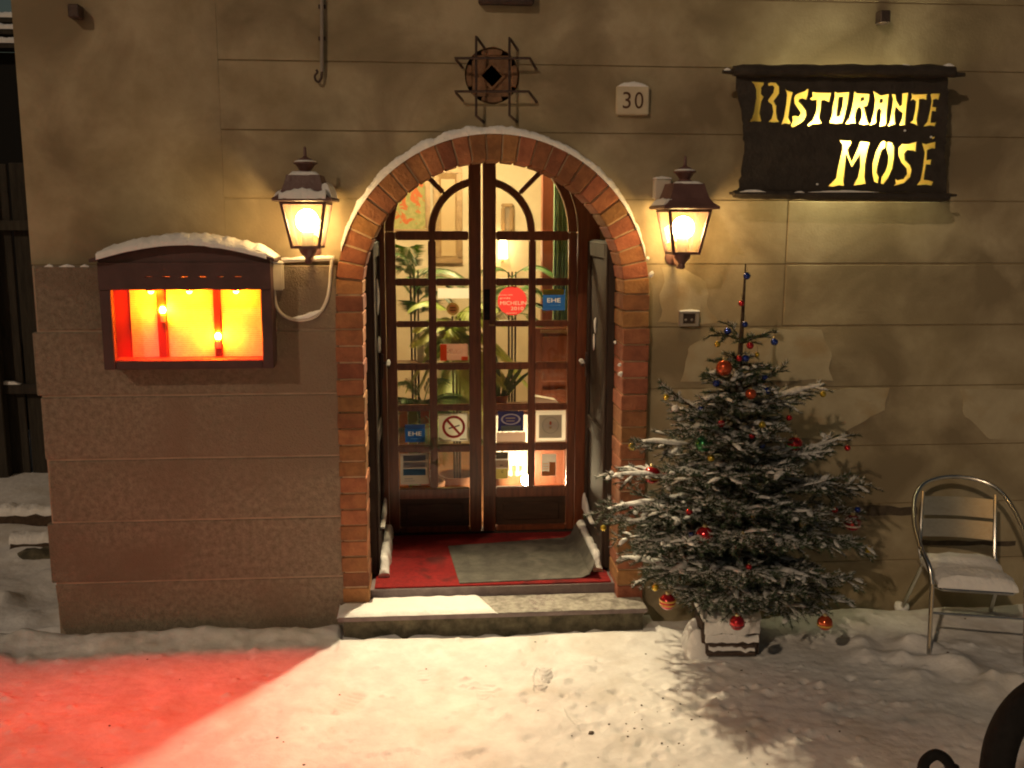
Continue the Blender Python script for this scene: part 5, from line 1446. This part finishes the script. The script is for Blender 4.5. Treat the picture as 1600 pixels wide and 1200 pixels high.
BA = [
(1167,431,6,'blue','small blue bauble at the very tip of the tree'),(1158.5,474,5,'red','small red bauble halfway down the bare leading shoot'),(1164,507,5,'blue','small blue bauble on the leading shoot just above the first twigs'),
(1137,517,6,'blue','small blue bauble beside the uppermost left twigs'),(1210,534,6,'blue','small blue bauble hanging under the tip of the uppermost right twig'),(1121,538,5,'gold','small gold bauble under the uppermost left twig'),
(1172,540,6,'red','small red bauble against the trunk between the uppermost twigs'),(1183,554,4,'gold','tiny gold bauble right of the trunk below the first twigs'),(1155,560,5,'red','small red bauble touching the blue one at the trunk'),
(1165,560,6,'blue','small blue bauble on the trunk right beside a red one'),(1131.5,575,13,'orange','large plain orange red bauble high on the left of the tree'),(1195,589,5,'blue','small dark blue bauble right of the trunk above the snowy upright twig'),
(1119,599,6,'blue','small blue bauble just below the large orange red one'),(1199,610,6,'blue','small blue bauble at the foot of the snowy upright twig'),(1173,616,9,'orange','mid sized orange bauble on the trunk in the upper crown'),
(1041,621,5,'gold','small gold bauble near the upper left branch tip by the brick pier'),(1286,616,5,'gold','small gold bauble hanging from the highest long right branch'),(1095.5,640,6,'blue','small blue bauble in the snowy upper left branches'),
(1080.5,653,5,'blue','small blue bauble lower left of another in the upper left branches'),(1127,662,6,'red','small red bauble left of the trunk in the upper crown'),(1191,664,6,'gold','small gold bauble right of the trunk above the middle of the crown'),
(1233,653,5,'red','small bright red bauble on the upper right branches'),(1175,681,5,'red','small red bauble low on the visible trunk'),(1190,695,6,'blue','small blue bauble below a gold one right of the trunk'),
(1242,694,12,'red','large red bauble with a green band on the right of the upper crown',('green',)),(1100,694,14,'green','large green bauble with an orange tint left of the trunk'),(987.5,698,6,'gold','small gold bauble in front of the brick pier, the upper one'),
(1041,708,5,'blue','small blue bauble on the left above the banded red and white one'),(1111,716,6,'gold','small gold bauble under the large green one'),(1324,700,5,'red','small dark red bauble at the far right upper branch tip'),
(1019,742,14,'red','large red, white and gold bauble at the left edge of the crown',('gold','white')),(1040,742,5,'red','small red bauble right beside the large red, white and gold one'),(988,791,6,'red','small red bauble in front of the brick pier between two branches'),
(943,825,5,'gold','small gold bauble at the leftmost branch tip over the doorway'),(1077,800,6,'red','small red bauble left of the middle of the lower crown'),(1106,778,5,'gold','small gold bauble among snowy twigs left of the middle'),
(1185.5,761,5,'gold','small gold bauble at the middle of the crown'),(1101,836,14,'red','large red bauble with a dark band in the lower left crown',('dark',)),(1080,835,5,'blue','small blue bauble at the left side of the large red dark banded one'),
(1160,837,6,'gold','small gold bauble in the middle of the lower crown'),(1254,820,5,'gold','small gold bauble beside a snow lump on the right'),(1304.6,797,5,'red','small red bauble upper left of the large one on the right edge'),
(1340,796,5,'blue','small blue bauble above the large red one on the right edge'),(1332,817,13,'red','large red bauble at the right edge of the crown',('white',)),(1357,859,6,'gold','small gold bauble at the lower right branch tip'),
(1170,886,5,'red','small red bauble low in front of the dark lower branches'),(1268,893,5,'red','small red bauble low on the right'),(1024,918,6,'gold','small gold bauble just above the lowest patterned bauble by the step'),
(1043,940,13,'red','large red and gold patterned bauble beside the step',('gold','gold')),(1151.6,973,12,'red','large red bauble hanging lowest, over the log stand',('dark',)),(1289,973,12,'orange','large copper coloured bauble low over the snow on the right',('gold',)),
(1176,806,4,'gold','tiny gold bauble above the middle of the lower crown')]
for q in BA: bauble(*q)

# ================================================================== CHAIR
CRL = Vector((2.985, -.20, 0)); f = Vector((-.26, -.965, 0)).normalized(); s = Vector((.965, -.26, 0)).normalized()
def ch(u, v, z): return CRL+s*u+f*v+Vector((0, 0, z))
WD, DP = .43, .48
t = thing('cafe_chair', 'aluminium cafe chair with snow on its seat by the wall', 'chair', ch(.21, .24, .03))
r_ = .0125
for sd in (0, 1):
    u = 0 if sd == 0 else WD; o_ = -.04 if sd == 0 else .04
    # front leg running up into the arm hoop
    MB().tube(smoothpts([ch(u+o_, DP+.10, .03), ch(u+o_*.9, DP+.06, .25), ch(u+o_*.8, DP+.02, .46)], 4), r_, 8).build('front_leg', M['alu'], t, smooth=True)
    MB().tube(smoothpts([ch(u+o_*.2, DP*.30, .44), ch(u+o_*.6, .03, .28), ch(u+o_*1.2, -.14, .04)], 4), r_, 8).build('rear_leg', M['alu'], t, smooth=True)
    MB().tube([ch(u, .10, .425), ch(u, .02, .50), ch(u-o_*.2, -.035, .86)], .011, 8).build('back_post', M['alu'], t, smooth=True)
hoop = [ch(-.032, DP+.02, .46), ch(-.045, DP-.02, .55), ch(-.075, DP-.12, .63), ch(-.085, DP-.26, .72), ch(-.06, .06, .82), ch(0, -.04, .895), ch(.10, -.095, .93), ch(WD/2, -.115, .94), ch(WD-.10, -.095, .93), ch(WD, -.04, .895), ch(WD+.06, .06, .82), ch(WD+.085, DP-.26, .72), ch(WD+.075, DP-.12, .63), ch(WD+.045, DP-.02, .55), ch(WD+.032, DP+.02, .46)]
MB().tube(smoothpts(hoop, 5), .014, 10).build('arm_hoop', M['alu'], t, smooth=True)
for z0, z1 in ((.575, .685), (.71, .825)):
    b = MB(); loops = []
    for i in range(9):
        k = i/8; bow = -.03*math.sin(math.pi*k)
        y0 = -.012-.05*(z0-.5)-0.0; y1 = -.012-.05*(z1-.5)-.01
        loops.append([ch(WD*k, y0+bow, z0), ch(WD*k, y0+bow-.004, z0), ch(WD*k, y1+bow-.004, z1), ch(WD*k, y1+bow, z1)])
    b.ring(loops); b.build('back_slat', M['alu'], t, smooth=True)
b = MB(); b.tube([ch(.0, .02, .43), ch(0, DP-.03, .43), ch(.03, DP+.01, .43), ch(WD-.03, DP+.01, .43), ch(WD, DP-.03, .43), ch(WD, .02, .43), ch(0, .02, .43)], .012, 8); b.build('seat_frame', M['alu'], t, smooth=True)
for i in range(6):
    v0 = .035+i*.074
    MB().obox(ch(WD/2, v0+.032, .436), s*(WD/2-.012), f*.031, (0, 0, .004)).build('seat_slat', M['alu'], t, bevel=.002)
MB().tube([ch(-.03, DP+.05, .30), ch(WD+.03, DP+.05, .30)], .008, 8).build('cross_bar', M['alu'], t, smooth=True)
b = MB(); rows_ = []
for i in range(15):
    v = .0+.50*i/14; h_ = .072*(1+.25*nz(v*9, 2))*min(1, (1-abs(i/7-1))*5+.15)
    if 5 <= i <= 8: h_ *= .72
    rows_.append((ch(WD/2, v, .440), s*(WD/2-.004+.008*nz(v*12, 7)), Vector((0, 0, h_))))
b.ribbon(rows_); b.build('snow_cover', M['snow'], t, smooth=True)
for sd in (0, 1):
    u = -.04 if sd == 0 else WD+.04
    MB().ball(ch(u*1.1, -.15, .06), .05, 10, (1, 1, .6), .3).build('snow_clump', M['snow'], t, smooth=True)

# ================================================================== BLACK HOOPS AT THE LOWER RIGHT
HY = -3.4
P = [at(x, y, HY) for x, y in ((1557, 1262), (1557, 1205), (1568, 1152), (1592, 1110), (1628, 1082), (1680, 1068), (1730, 1082), (1762, 1120), (1775, 1180), (1778, 1262))]
P = [Vector((P[0].x, HY, -.02))]+P+[Vector((P[-1].x, HY, -.02))]
b = MB(); b.tube(smoothpts(P, 6), .044, 16)
t = thing('hoop_barrier', 'thick black rubber covered hoop cut off by the lower right corner', 'barrier', (P[0].x+.15, HY, 0))
b.build('hoop', M['black'], t, smooth=True)
HY = -3.3
P = [at(x, y, HY) for x, y in ((1441, 1240), (1441, 1205), (1447, 1188), (1463, 1179), (1479, 1188), (1486, 1205), (1487, 1240))]
P = [Vector((P[0].x, HY, -.02))]+P+[Vector((P[-1].x, HY, -.02))]
b = MB(); b.tube(smoothpts(P, 6), .0155, 12)
t = thing('hoop_barrier', 'small black hoop peeping over the lower edge left of the thick one', 'barrier', (P[0].x+.04, HY, 0))
b.build('hoop', M['black'], t, smooth=True)
print('NEEDLES', NEED)
